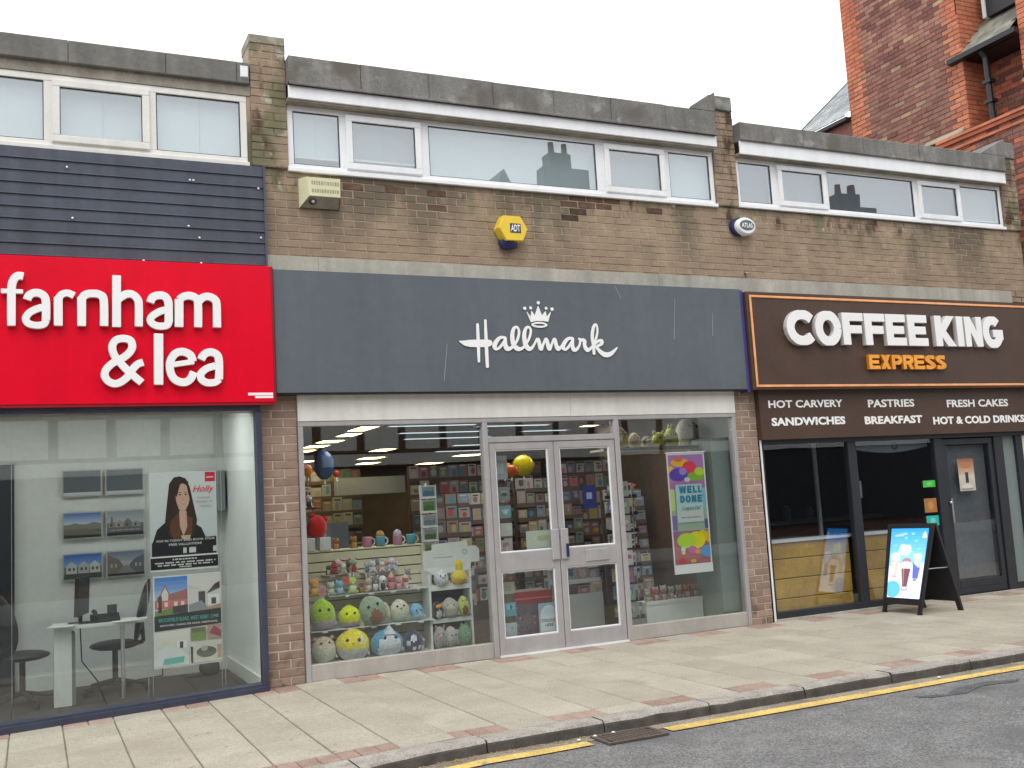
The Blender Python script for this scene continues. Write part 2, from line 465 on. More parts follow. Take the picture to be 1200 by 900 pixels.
def stroke_solid(name, strokes, y_front, depth, mat, parent, side=None, flat=True, h=.004, clip=None, smooth=True, polys=(), bev=0, dx=0, dz=0):
    strokes = [[(a + dx, b + dz, c) for a, b, c in s] for s in strokes]
    if smooth: strokes = [smooth_pts(s) for s in strokes]
    al = [p for s in strokes for p in s] + [(p[0], p[1], 0) for q in polys for p in q]
    m = max(p[2] for p in al) + 3 * h
    x0, x1 = min(p[0] for p in al) - m, max(p[0] for p in al) + m
    z0, z1 = min(p[1] for p in al) - m, max(p[1] for p in al) + m
    xs = np.arange(x0, x1, h) + 1.7e-5; zs = np.arange(z0, z1, h) + 1.3e-5; X, Z = np.meshgrid(xs, zs)
    d = np.full(X.shape, 9.0)
    for s in strokes: d = np.minimum(d, sd_polyline(X, Z, s, flat))
    for q in polys:
        dd = np.full(X.shape, 9.0); ins = np.zeros(X.shape, bool)
        for a, b in zip(q, q[1:] + q[:1]):
            L = math.hypot(b[0] - a[0], b[1] - a[1]); ux, uz = (b[0] - a[0]) / L, (b[1] - a[1]) / L
            t = np.clip((X - a[0]) * ux + (Z - a[1]) * uz, 0, L)
            dd = np.minimum(dd, np.hypot(X - a[0] - ux * t, Z - a[1] - uz * t))
            c = ((a[1] > Z) != (b[1] > Z)) & (X < (b[0] - a[0]) * (Z - a[1]) / ((b[1] - a[1]) or 1e-9) + a[0])
            ins ^= c
        d = np.minimum(d, np.where(ins, -dd, dd))
    if clip:
        d = np.maximum(d, np.maximum(np.maximum(clip[0] - X, X - clip[1]), np.maximum(clip[2] - Z, Z - clip[3])))
    d = np.where(np.abs(d) < 1e-7, 1e-7, d)
    return solid_from_loops(name, contours(d, xs[0], zs[0], h), y_front, depth, mat, parent, side, bev)

def arc(cx, cz, rx, rz, a0, a1, r, n=14):
    return [(cx + rx * math.cos(math.radians(a0 + (a1 - a0) * i / n)), cz + rz * math.sin(math.radians(a0 + (a1 - a0) * i / n)), r) for i in range(n + 1)]

def glyph(ch, x0, x1, z0, z1, w, y_front, depth, mat, parent, side=None, name="letter", bev=0):
    """a heavy geometric capital inside the given rectangle, stroke half-width w"""
    cx, cz = (x0 + x1) / 2, (z0 + z1) / 2; l, r, b, t = x0 + w, x1 - w, z0 + w * .85, z1 - w * .85; e = w * .85
    Lf = [(l, z0, w), (l, z1, w)]; Rt = [(r, z0, w), (r, z1, w)]
    def H(z, a=x0, c=x1): return [(a, z, e), (c, z, e)]
    S = {
        'C': [arc(cx + (x1 - x0) * .06, cz, (x1 - x0) * .56 - w, (z1 - z0) / 2 - e, 40, 320, w)],
        'O': [arc(cx, cz, (x1 - x0) / 2 - w, (z1 - z0) / 2 - e, 0, 360, w, 24)],
        'G': [arc(cx, cz, (x1 - x0) / 2 - w, (z1 - z0) / 2 - e, 45, 340, w, 18), H(cz - w * .3, cx + w * .1, x1), [(r, cz, w), (r, cz - (z1 - z0) * .24, w)]],
        'D': [Lf, arc(cx - w * .6, cz, (x1 - x0) / 2 - w * .4, (z1 - z0) / 2 - e, -90, 90, w), [(l, b, e), (cx - w * .6, b, e)], [(l, t, e), (cx - w * .6, t, e)]],
        'F': [Lf, H(t), H(cz - w * .1, x0, x1 - w * .5)],
        'E': [Lf, H(t), H(cz, x0, x1 - w * .5), H(b)],
        'L': [Lf, H(b)],
        'I': [[(cx, z0, w), (cx, z1, w)]],
        'K': [Lf, [(l - w * .3, cz - w * 1.5, w * .9), (x1 - w * .7, z1 + w, w * .95)], [(l + w * .1, cz + w * 1.2, w * .9), (x1 - w * .7, z0 - w, w)]],
        'N': [Lf, Rt, [(l, z1, w), (r, z0, w)]],
        'W': [[(x0 + w * .8, z1 + w, w), (x0 + (x1 - x0) * .28, z0 - w * .3, w)], [(x0 + (x1 - x0) * .28, z0 - w * .3, w), (cx, z1, w * .8)], [(cx, z1, w * .8), (x0 + (x1 - x0) * .72, z0 - w * .3, w)], [(x0 + (x1 - x0) * .72, z0 - w * .3, w), (x1 - w * .8, z1 + w, w)]],
        'X': [[(x0 + w, z1 + w, w), (x1 - w, z0 - w, w)], [(x1 - w, z1 + w, w), (x0 + w, z0 - w, w)]],
        'P': [Lf, arc(cx, z1 - (z1 - z0) * .34, (x1 - x0) / 2 - w, (z1 - z0) * .34 - e, -90, 90, w), [(l, t, e), (cx, t, e)], [(l, z1 - (z1 - z0) * .68 + e, e), (cx, z1 - (z1 - z0) * .68 + e, e)]],
        'R': [Lf, arc(cx, z1 - (z1 - z0) * .33, (x1 - x0) / 2 - w, (z1 - z0) * .33 - e, -90, 90, w), [(l, t, e), (cx, t, e)], [(l, z1 - (z1 - z0) * .66 + e, e), (cx, z1 - (z1 - z0) * .66 + e, e)], [(cx, cz, w), (x1 - w * .6, z0 - w, w)]],
        'S': [smooth_pts([(x1 - w * .7, t - w * .35, w), (cx, t, w), (l, z1 - (z1 - z0) * .28, w), (cx, cz, w), (r, z0 + (z1 - z0) * .28, w), (cx, b, w), (x0 + w * .6, b + w * .35, w)], 6)],
    }[ch]
    return stroke_solid(name, S, y_front, depth, mat, parent, side, True, (z1 - z0) / 90 if z1 - z0 > .1 else (z1 - z0) / 50, (x0, x1, z0, z1), False, bev=bev)

def text(name, body, x0, x1, z0, z1, y, mat, parent, depth=.002, off=0, shear=0, fit=True, rot=None):
    """built-in lettering scaled to a rectangle on a wall that faces -Y"""
    cu = bpy.data.curves.new(name, 'FONT'); cu.body = body; cu.size = 1; cu.offset = off; cu.shear = shear
    cu.resolution_u = 3; cu.extrude = .01; cu.space_character = 1.02
    tmp = bpy.data.objects.new("tmp", cu); me = bpy.data.meshes.new_from_object(tmp); bpy.data.objects.remove(tmp)
    n = len(me.vertices); co = np.empty(n * 3); me.vertices.foreach_get("co", co); co = co.reshape(-1, 3)
    mn, mx = co.min(0), co.max(0)
    out = np.empty_like(co)
    out[:, 0] = x0 + (co[:, 0] - mn[0]) / (mx[0] - mn[0]) * (x1 - x0)
    out[:, 2] = z0 + (co[:, 1] - mn[1]) / (mx[1] - mn[1]) * (z1 - z0)
    out[:, 1] = y - depth / 2 - (co[:, 2]) / .02 * depth
    me.vertices.foreach_set("co", out.reshape(-1)); me.materials.clear(); me.materials.append(MATS[mat]); me.update()
    me.name = name
    return link(bpy.data.objects.new(name, me), parent)

class Art:
    """flat print: stacked colour shapes in (u, v) metres on a sheet facing -Y, lifted 0.25 mm each"""
    def __init__(s, x0, z0, w, h, y, mat="print"): s.b = MB(); s.x0, s.z0, s.w, s.h, s.y, s.k, s.mat = x0, z0, w, h, y, 0, mat
    def poly(s, pts, col):
        y = s.y - s.k * .00025; s.k += 1
        pts = [(min(max(u, 0), 1), min(max(v, 0), 1)) for u, v in pts]
        s.b.add([(s.x0 + u * s.w, y, s.z0 + v * s.h) for u, v in pts], [tuple(range(len(pts)))], s.mat, col)
    def rect(s, u0, v0, u1, v1, col): s.poly([(u0, v0), (u1, v0), (u1, v1), (u0, v1)], col)
    def oval(s, u, v, ru, rv, col, a0=0, a1=360, n=18):
        s.poly([(u + ru * math.cos(math.radians(a0 + (a1 - a0) * i / n)), v + rv * math.sin(math.radians(a0 + (a1 - a0) * i / n))) for i in range(n if a1 - a0 == 360 else n + 1)], col)
    def grad(s, v0, v1, c0, c1, n=12, u0=0, u1=1):
        for i in range(n):
            t = (i + .5) / n; s.k -= 1 if i else 0
            s.rect(u0, v0 + (v1 - v0) * i / n, u1, v0 + (v1 - v0) * (i + 1) / n, tuple(a + (b - a) * t for a, b in zip(c0, c1)))
    def line(s, u0, v, u1, h, col, seed=0, words=5):
        """a line of print too small to read"""
        r = random.Random(seed); u = u0
        while u < u1:
            w = min((u1 - u0) / words * r.uniform(.5, 1.3), u1 - u)
            s.rect(u, v, u + w, v + h, col); s.k -= 1; u += w + (u1 - u0) * .03
        s.k += 1
    def build(s, name, parent): return s.b.build(name, parent)

def gz(x): return .033 * min(x, 0)     # the pavement falls gently to the left
S_f = [[(-2.237,3.517,0.029),(-2.271,3.52,0.0285),(-2.3,3.496,0.0285),(-2.318,3.446,0.0285),(-2.322,3.365,0.029),(-2.323,3.111,0.028)],[(-2.396,3.39,0.016),(-2.24,3.39,0.015)]]
S_a1 = [[(-2.208,3.326,0.029),(-2.194,3.359,0.0285),(-2.159,3.382,0.029),(-2.115,3.38,0.0295),(-2.079,3.352,0.0285),(-2.069,3.291,0.029),(-2.07,3.159,0.029)],[(-2.097,3.265,0.026),(-2.145,3.247,0.026),(-2.192,3.217,0.0255),(-2.219,3.172,0.0255),(-2.2,3.13,0.0255),(-2.138,3.115,0.0255),(-2.087,3.126,0.026),(-2.07,3.159,0.0255)]]
S_r = [[(-1.979,3.118,0.0305),(-1.978,3.351,0.0305)],[(-1.978,3.339,0.0265),(-1.951,3.377,0.0255),(-1.906,3.389,0.026),(-1.86,3.37,0.026)]]
S_n = [[(-1.803,3.119,0.0305),(-1.801,3.357,0.0315)],[(-1.801,3.344,0.0295),(-1.77,3.381,0.0295),(-1.717,3.392,0.03),(-1.659,3.383,0.03),(-1.631,3.337,0.0295),(-1.631,3.123,0.03)]]
S_h = [[(-1.528,3.551,0.0315),(-1.534,3.116,0.0315)],[(-1.521,3.349,0.0295),(-1.458,3.394,0.03),(-1.406,3.395,0.029),(-1.37,3.362,0.0295),(-1.356,3.311,0.029),(-1.359,3.124,0.0295)]]
S_a2 = [[(-1.264,3.331,0.03),(-1.244,3.375,0.031),(-1.195,3.394,0.031),(-1.147,3.387,0.031),(-1.119,3.344,0.031),(-1.116,3.275,0.031),(-1.118,3.163,0.031)],[(-1.145,3.27,0.0275),(-1.206,3.245,0.0275),(-1.258,3.203,0.027),(-1.263,3.164,0.027),(-1.224,3.133,0.0275),(-1.168,3.128,0.028),(-1.127,3.141,0.0275),(-1.118,3.172,0.028)]]
S_m = [[(-1.034,3.126,0.033),(-1.029,3.365,0.033)],[(-1.025,3.363,0.0305),(-0.991,3.39,0.03),(-0.942,3.399,0.031),(-0.893,3.382,0.031),(-0.873,3.334,0.0305),(-0.876,3.127,0.0305)],[(-0.868,3.35,0.0305),(-0.826,3.39,0.0305),(-0.775,3.395,0.0305),(-0.73,3.37,0.0315),(-0.716,3.321,0.031),(-0.717,3.128,0.031)]]
S_amp = [[(-1.344,2.646,0.028),(-1.444,2.738,0.0285),(-1.532,2.84,0.028),(-1.564,2.899,0.028),(-1.568,2.958,0.028),(-1.54,3.002,0.028),(-1.485,3.017,0.0285),(-1.43,3.003,0.0285),(-1.413,2.955,0.0285),(-1.431,2.906,0.0285),(-1.482,2.857,0.0285),(-1.562,2.813,0.028),(-1.617,2.759,0.0275),(-1.631,2.706,0.028),(-1.604,2.658,0.028),(-1.55,2.636,0.028),(-1.495,2.658,0.028),(-1.444,2.706,0.028),(-1.408,2.765,0.028),(-1.372,2.801,0.028),(-1.331,2.817,0.028)]]
S_l = [[(-1.202,3.061,0.035),(-1.209,2.629,0.0345)]]
S_e = [[(-1.108,2.795,0.02),(-0.919,2.825,0.0205)],[(-0.927,2.827,0.03),(-0.947,2.882,0.0305),(-1.01,2.91,0.0305),(-1.073,2.89,0.03),(-1.114,2.815,0.03),(-1.109,2.727,0.0295),(-1.072,2.667,0.03),(-1.005,2.645,0.0305),(-0.952,2.672,0.0305),(-0.921,2.733,0.0305)]]
S_a3 = [[(-0.858,2.844,0.0305),(-0.83,2.889,0.0305),(-0.776,2.909,0.0305),(-0.723,2.884,0.0305),(-0.708,2.817,0.0305),(-0.712,2.672,0.0305)],[(-0.742,2.789,0.0285),(-0.812,2.766,0.028),(-0.861,2.722,0.0285),(-0.862,2.678,0.0285),(-0.82,2.644,0.0285),(-0.75,2.644,0.028),(-0.712,2.672,0.0285)]]
S_hall = [[(1.777,3.214,0.0145),(1.774,3.04,0.017),(1.77,2.853,0.013)],[(1.863,3.258,0.0125),(1.859,3.042,0.0175),(1.857,2.802,0.0165)],[(1.581,3.046,0.0075),(1.625,3.033,0.022),(1.678,3.028,0.0335),(1.769,3.029,0.037),(1.86,3.031,0.0365),(1.895,3.035,0.03)],[(2.065,3.091,0.0125),(2.015,3.091,0.0155),(1.966,3.047,0.0215),(1.946,2.999,0.0235),(1.968,2.975,0.0145),(2.01,2.999,0.013),(2.063,3.061,0.0155)],[(2.068,3.085,0.016),(2.064,3.027,0.0215),(2.076,2.986,0.0255),(2.108,2.98,0.0195),(2.147,3.004,0.0125)],[(2.14,2.998,0.0115),(2.196,3.063,0.0135),(2.224,3.15,0.0135),(2.204,3.198,0.0125),(2.167,3.182,0.0165),(2.146,3.114,0.022),(2.153,3.028,0.025),(2.19,2.984,0.0245),(2.237,2.981,0.016),(2.277,3.008,0.0115)],[(2.277,3.008,0.0115),(2.329,3.082,0.0125),(2.355,3.161,0.013),(2.337,3.2,0.0125),(2.302,3.188,0.0155),(2.278,3.116,0.022),(2.285,3.03,0.025),(2.315,2.985,0.0245),(2.351,2.988,0.017),(2.385,3.027,0.0115),(2.415,3.079,0.0115)],[(2.415,3.079,0.0115),(2.434,3.074,0.0185),(2.445,3.015,0.022),(2.458,2.984,0.022),(2.484,3.028,0.013),(2.511,3.078,0.0125)],[(2.511,3.078,0.0135),(2.526,3.075,0.019),(2.539,3.016,0.0225),(2.553,2.985,0.022),(2.581,3.029,0.013),(2.606,3.078,0.0125)],[(2.608,3.078,0.0135),(2.622,3.076,0.0185),(2.633,3.017,0.022),(2.652,2.984,0.022),(2.696,3.013,0.012)],[(2.823,3.095,0.014),(2.777,3.091,0.016),(2.731,3.051,0.0205),(2.708,3.002,0.022),(2.732,2.978,0.0145),(2.764,2.996,0.0135),(2.814,3.054,0.016)],[(2.827,3.09,0.016),(2.818,3.028,0.021),(2.829,2.982,0.023),(2.861,2.979,0.017),(2.899,3.02,0.012),(2.915,3.073,0.013)],[(2.902,3.089,0.013),(2.914,3.082,0.014),(2.961,3.072,0.0205),(2.961,3.021,0.021),(2.988,2.977,0.023),(3.027,2.99,0.0145),(3.068,3.031,0.0125)],[(3.068,3.031,0.0125),(3.107,3.112,0.0125),(3.125,3.184,0.0115),(3.117,3.237,0.012),(3.092,3.235,0.0145),(3.067,3.174,0.018),(3.057,3.093,0.018),(3.066,3.022,0.018),(3.065,2.942,0.0165)],[(3.083,3.038,0.012),(3.129,3.072,0.0145),(3.167,3.072,0.019),(3.162,3.043,0.0175),(3.11,3.017,0.013)],[(3.097,3.012,0.0145),(3.136,2.964,0.021),(3.194,2.929,0.027),(3.258,2.936,0.023),(3.31,2.971,0.0145),(3.346,3.004,0.007)]]
S_balls = [[(2.302,3.392,0.017),(2.303,3.392,0.017)],[(2.369,3.398,0.016),(2.37,3.398,0.0155)],[(2.458,3.453,0.0175),(2.458,3.453,0.0175)],[(2.543,3.399,0.0155),(2.543,3.399,0.016)],[(2.611,3.392,0.0175),(2.611,3.392,0.018)]]
S_crown = [[(2.316,3.367,0.001),(2.365,3.307,0.001),(2.375,3.372,0.001),(2.41,3.322,0.001),(2.454,3.426,0.0005),(2.491,3.324,0.001),(2.535,3.373,0.001),(2.545,3.315,0.001),(2.599,3.371,0.001),(2.557,3.259,0.001),(2.505,3.267,0.001),(2.418,3.265,0.001),(2.361,3.251,0.001)]]
S_ring = [[(2.456,3.227,0.0895),(2.456,3.227,0.0295)]]# =================================================================== ground, pavement, road
def sheet(name, xs, ys, zf, mat, parent=None):
    b = MB(); vs = [(x, y if not callable(y) else y(x), zf(x)) for y in ys for x in xs]; n = len(xs)
    fs = [(j * n + i, j * n + i + 1, (j + 1) * n + i + 1, (j + 1) * n + i) for j in range(len(ys) - 1) for i in range(n - 1)]
    b.add(vs, fs, mat); return b.build(name, parent)

RD = -.085                                     # road surface below the pavement
def ykerb(x): return -3.075 - .12 * max(0, .3 - x) * (1 if x > -3 else .0) - (.396 if x <= -3 else 0)
XS = [-40, -12, -5, -3, -2, -1, -.5, 0, .3, 2, 6, 12, 40]
tag(sheet("ground", [-400, 400], [-400, 400], lambda x: -1.6, "ground"), kind="structure")
tag(sheet("road", XS, [-11.2, lambda x: ykerb(x) + .02], lambda x: gz(x) + RD, "asphalt"), kind="structure")
tag(sheet("gutter_strip", XS, [lambda x: ykerb(x) - .125, lambda x: ykerb(x) + .015], lambda x: gz(x) + RD + .004, "gutter_dirt"), kind="structure")
def line_seg(x0, x1):
    xs = [x0] + [x for x in np.linspace(x0, x1, 40)[1:-1]] + [x1]
    b = MB(); r = random.Random(int(x1 * 10)); vs = []
    for x in xs: vs.append((x, ykerb(x) - .245 + r.uniform(-.006, .006), gz(x) + RD + .008))
    for x in xs: vs.append((x, ykerb(x) - .13 + r.uniform(-.006, .006), gz(x) + RD + .008))
    n = len(xs); b.add(vs, [(i, i + 1, n + i + 1, n + i) for i in range(n - 1)], "yellow_paint")
    return tag(b.build("yellow_line"), kind="structure")
line_seg(-6, 1.03); line_seg(1.62, 30)
tag(sheet("far_pavement", [-40, 40], [-14.2, -11.2], lambda x: gz(x), "concrete_band"), kind="structure")

# pavement: bedding sheet plus every slab of its own
pave = tag(sheet("pavement", XS, [lambda x: ykerb(x) + .1, 0.35], lambda x: gz(x) - .012, "paving_joint"), kind="structure")
PITCH = .3725; NC = 44
ROWS = [(-.315, -.86), (-.86, -1.47), (-1.47, -2.08), (-2.08, -2.69)]
def slab_mesh(w, d, seed, mat="paving"):
    r = random.Random(seed); b = MB(); c = .006; h = .05; q = .0025
    def j(): return r.uniform(-q, q)
    top = [(c + j(), c + j(), 0), (w - c + j(), c + j(), 0), (w - c + j(), d - c + j(), 0), (c + j(), d - c + j(), 0)]
    mid = [(0, 0, -.005), (w, 0, -.005), (w, d, -.005), (0, d, -.005)]; bot = [(x, y, -h) for x, y, _ in mid]
    b.add(top + mid + bot, [(0, 1, 2, 3)] + [(4 + i, 4 + (i + 1) % 4, (i + 1) % 4, i) for i in range(4)] + [(8 + i, 8 + (i + 1) % 4, 4 + (i + 1) % 4, 4 + i) for i in range(4)], mat)
    o = b.build("paving_slab"); me = o.data; bpy.data.objects.remove(o); return me
G_ = .009
slabs = [[slab_mesh(PITCH - G_, abs(r[1] - r[0]) - G_, 10 * k + i) for i in range(3)] for k, r in enumerate(ROWS)]
border = [slab_mesh(PITCH - G_, .30 - G_, 90 + i) for i in range(2)]
border_r = [slab_mesh(PITCH / 2 - G_ * .7, .105 - G_ * .7, 80 + i, "red_paver") for i in range(3)]
kerb_r = [slab_mesh(PITCH / 3 - G_ * .5, .20 - G_, 70 + i, "red_paver") for i in range(3)]
kerb_s = [slab_mesh(PITCH - G_, .20 - G_, 60 + i) for i in range(2)]
def put(name, me, x, y, lift=0):
    return inst(name, me, pave, (x, y, gz(x) + lift + R.uniform(-.0012, .0012)), (R.uniform(-.0015, .0015), -.033 if x < 0 else R.uniform(-.001, .001), R.uniform(-.002, .002)))
X0 = -.478 - 8 * PITCH
for i in range(NC):
    x = X0 + i * PITCH
    for k, r in enumerate(ROWS): put("paving_slab", R.choice(slabs[k]), x, r[1])
    if i % 2 == 1:
        put("paving_slab", R.choice(border), x, -.315)
    else:                                       # red edging in front of every other slab
        for q in (0, 1):
            for yy in (-.315, -.21, -.105): put("red_paver", R.choice(border_r), x + q * PITCH / 2, yy)
    if i % 2 == 0 and i < 30 or i in (5, 7):
        for q in range(3): put("red_paver", R.choice(kerb_r), x + q * PITCH / 3, -2.90)
    else: put("paving_slab", R.choice(kerb_s), x, -2.90)
# slabs in front of the row where the kerb swings out
kerb = tag(sheet("kerb", XS, [lambda x: ykerb(x) + .03, -2.88], lambda x: gz(x) - .03, "paving_joint"), kind="structure")
def kerb_stone(x0, x1, seed):
    r = random.Random(seed); n = 7; b = MB(); rows = []
    for i in range(n):
        x = x0 + (x1 - x0) * i / (n - 1); yf = ykerb(x) + r.uniform(-.006, .006); z = gz(x) + r.uniform(-.003, .002); ch = r.uniform(.012, .022)
        rows.append([(x, -2.909, z - .05), (x, -2.909, z), (x, yf + ch, z), (x, yf + .004, z - ch), (x, yf, z - ch - .012), (x, yf - .006, gz(x) + RD - .04)])
    m = len(rows[0]); vs = [p for q in rows for p in q]
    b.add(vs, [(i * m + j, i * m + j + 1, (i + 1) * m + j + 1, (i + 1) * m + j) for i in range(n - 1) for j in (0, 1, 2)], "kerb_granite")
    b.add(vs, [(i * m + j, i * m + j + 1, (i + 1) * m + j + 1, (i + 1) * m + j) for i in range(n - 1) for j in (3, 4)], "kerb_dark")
    b.add(rows[0], [tuple(range(m))], "kerb_dark"); b.add(rows[-1], [tuple(range(m))[::-1]], "kerb_dark")
    o = b.build("kerb_stone", kerb)
    bm = bmesh.new(); bm.from_mesh(o.data); bmesh.ops.recalc_face_normals(bm, faces=bm.faces); bm.to_mesh(o.data); bm.free()
x = -3.0 + .001
k = 0
while x < 13:
    kerb_stone(x, x + .85 - .010, k); x += .85; k += 1

# a healed crack and small patch in the carriageway
b = MB(); r = random.Random(2); P_ = [(3.55, -3.52), (3.8, -3.60), (4.0, -3.50), (4.35, -3.47), (4.6, -3.56), (4.5, -3.62), (4.2, -3.56), (3.9, -3.68), (3.6, -3.62)]
b.add([(x, y, RD + .004) for x, y in P_], [tuple(range(len(P_)))[::-1]], "asphalt_patch"); tag(b.build("road_patch"), kind="structure")
# drain grate in the gutter
dg = empty("drain_grate", (1.33, -3.25, RD + gz(0)), "small rusty iron gully grate in the gutter where the yellow line breaks", "drain cover")
b = MB()
for q in [(-.225, .225, -.13, -.105, .004, .016), (-.225, .225, .10, .125, .004, .016), (-.225, -.2, -.105, .10, .004, .016), (.2, .225, -.105, .10, .004, .016)]: b.box(*q, "cast_iron")
b.build("grate_frame", dg)
part("sump", dg, "black_plastic", (-.2, .2, -.105, .10, .0035, .0055))  # flat black sheet standing in for the dark hollow under the bars
for i in range(11):
    bb = MB(); bb.box(-.008, .008, -.104, .099, .006, .015, "cast_iron"); o = bb.build("grate_bar", dg, (-.175 + i * .035, 0, 0)); o.rotation_euler.z = .25
part("cross_bar", dg, "cast_iron", (-.2, .2, -.012, .008, .0045, .012))

# grit and dead leaves lying along the kerb
b = MB(); r = random.Random(5)
for i in range(520):
    x = r.choice([r.uniform(-.4, 1.2), r.uniform(-.4, 1.2), r.uniform(1.5, 9)]); y = ykerb(x) - abs(r.gauss(0, .045)) - .004; s = r.uniform(.003, .011)
    if 1.1 < x < 1.56: continue
    a = r.uniform(0, 6.28); z = gz(x) + RD + .006
    b.add([(x + s * math.cos(a), y + s * math.sin(a), z + r.uniform(0, .006)), (x - s * math.sin(a), y + s * math.cos(a), z + .002), (x - s * math.cos(a), y - s * math.sin(a), z + r.uniform(0, .006)), (x + s * .6 * math.sin(a), y - s * .6 * math.cos(a), z)], [(0, 1, 2, 3)], "dead_leaf")
tag(b.build("fallen_leaves"), "dry yellow leaf scraps and grit gathered along the foot of the kerb", "leaves", kind="stuff")
PB = ["small white pebble touching the kerb left of the drain", "tiny pale pebble at the top edge of the drain grate", "pale pebble in the gutter well left of the drain", "lone white pebble in the gutter right of the middle pier"]
for (x, y) in [(1.135, -3.14), (1.28, -3.13), (1.0, -3.17), (4.2, -3.16)]:
    b = MB(); b.ball((0, 0, .008), (.016, .012, .008), "white_paint", 8, 5, lump=.2)
    tag(b.build("pebble", None, (x, y, RD + .006)), PB.pop(0), "pebble", group="pebbles in the gutter")

# =================================================================== brickwork
def brick_mesh(l, hgt, seed, mat, dep=.05):
    r = random.Random(seed); b = MB(); q = .0022; c = .004
    def j(): return r.uniform(-q, q)
    b.box(0, l, 0, dep, 0, hgt, mat, c)
    b.v = [(x + j(), y + (r.uniform(-.002, .002) if y < .01 else 0), z + j()) for x, y, z in b.v]
    o = b.build("brick"); me = o.data; bpy.data.objects.remove(o); return me
BM = {}
def brick(parent, x, z, l, y, mat, hgt=.0645, rot=0, origin=None):
    key = (round(l, 3), mat)
    if key not in BM: BM[key] = [brick_mesh(l, hgt, 31 * i + int(l * 1000), mat) for i in range(4 if l > .15 else 2)]
    me = R.choice(BM[key])
    return inst("brick", me, parent, (x, y + R.uniform(-.0025, .0025), z))
def brickwork(parent, x0, x1, z0, z1, y, mat, rows_from=None, course=.075, full=.2135, j=.011):
    n = int(round((z1 - z0) / course)); ch = (z1 - z0) / n; cnt = 0
    for k in range(n):
        z = z0 + k * ch + .005; x = x0
        first = True
        while x < x1 - .03:
            l = full - j
            if first and k % 2: l = (full - j) / 2 - .002
            if x + l > x1 - .035: l = x1 - x
            wx, wz = x + parent.location.x + l / 2, z
            bad = mat == "tan_brick" and 4.36 < wz < 4.6 and any(abs(wx - q) < d_ for q, d_ in ((1.0, .07), (1.38, .12), (2.95, .07), (3.2, .14), (3.52, .14), (4.05, .05), (.6, .06))) and R.random() < (.75 if wz > 4.47 else .35)
            brick(parent, x, z, round(l, 3), y + (.001 if bad else 0), "spalled_brick" if bad else mat, ch - .0082); x += l + j; first = False; cnt += 1
    return cnt

# ---- the three brick piers that carry the party walls
def pier(x0, x1, zs, top, label, corner_flash):
    p = empty("brick_pier", ((x0 + x1) / 2, 0, 0), label, "brick pier", "brick piers between the shops")
    p0 = Vector(p.location)
    def L(q): return (q[0] - p0.x, q[1] - p0.x, *q[2:])
    core = part("mortar", p, "pale_mortar", L((x0 + .004, x1 - .004, .0045, .3, gz(x0) - .05, 2.7)))
    part("mortar_above", p, "tan_mortar", L((x0 + .004, x1 - .004, .0075, .3, 2.701, top)))
    for (z0, z1, y, mat) in zs:
        brickwork(p, x0 - p0.x, x1 - p0.x, z0, z1, y, mat)
    return p, L
P1, L1 = pier(-.335, -.004, [(-.012, 2.64, 0, "pier_brick"), (4.675, 5.855, -.028, "tan_brick")], 5.86, "left brick pier between the red sign and the grey fronted card shop", 0)
part("core_top", P1, "tan_mortar", L1((-.3325, -.0065, -.023, .32, 4.675, 5.857)))
part("coping", P1, "lichen_coping", L1((-.337, -.002, -.032, .34, 5.858, 5.945)), c=.008)
P2, L2 = pier(4.872, 5.175, [(-.012, 2.64, 0, "pier_brick"), (4.675, 5.80, -.028, "tan_brick")], 5.81, "middle brick pier, between the greeting card shop and the brown coffee shop", 1)
part("core_top", P2, "tan_mortar", L2((4.8745, 5.1725, -.020, .32, 4.675, 5.803)))
part("coping", P2, "roof_felt", L2((4.862, 5.172, -.045, .34, 5.80, 5.975)), c=.01)
P3, L3 = pier(9.545, 9.842, [(-.012, 2.64, 0, "pier_brick"), (4.675, 5.66, -.028, "tan_brick")], 5.67, "far right brick pier at the end of the parade beside the red brick building", 1)
part("core_top", P3, "tan_mortar", L3((9.5475, 9.8395, -.020, .32, 4.675, 5.665)))
part("coping", P3, "roof_felt", L3((9.53, 9.845, -.045, .34, 5.665, 5.885)), c=.01)
b = MB()
for z, w in ((.0, 1),):
    b.tube((5.195, -.012, -.0), (5.195, -.012, 2.05), .012, "white_upvc")
b.build("edge_bead", P2, (-P2.location.x, 0, 0))

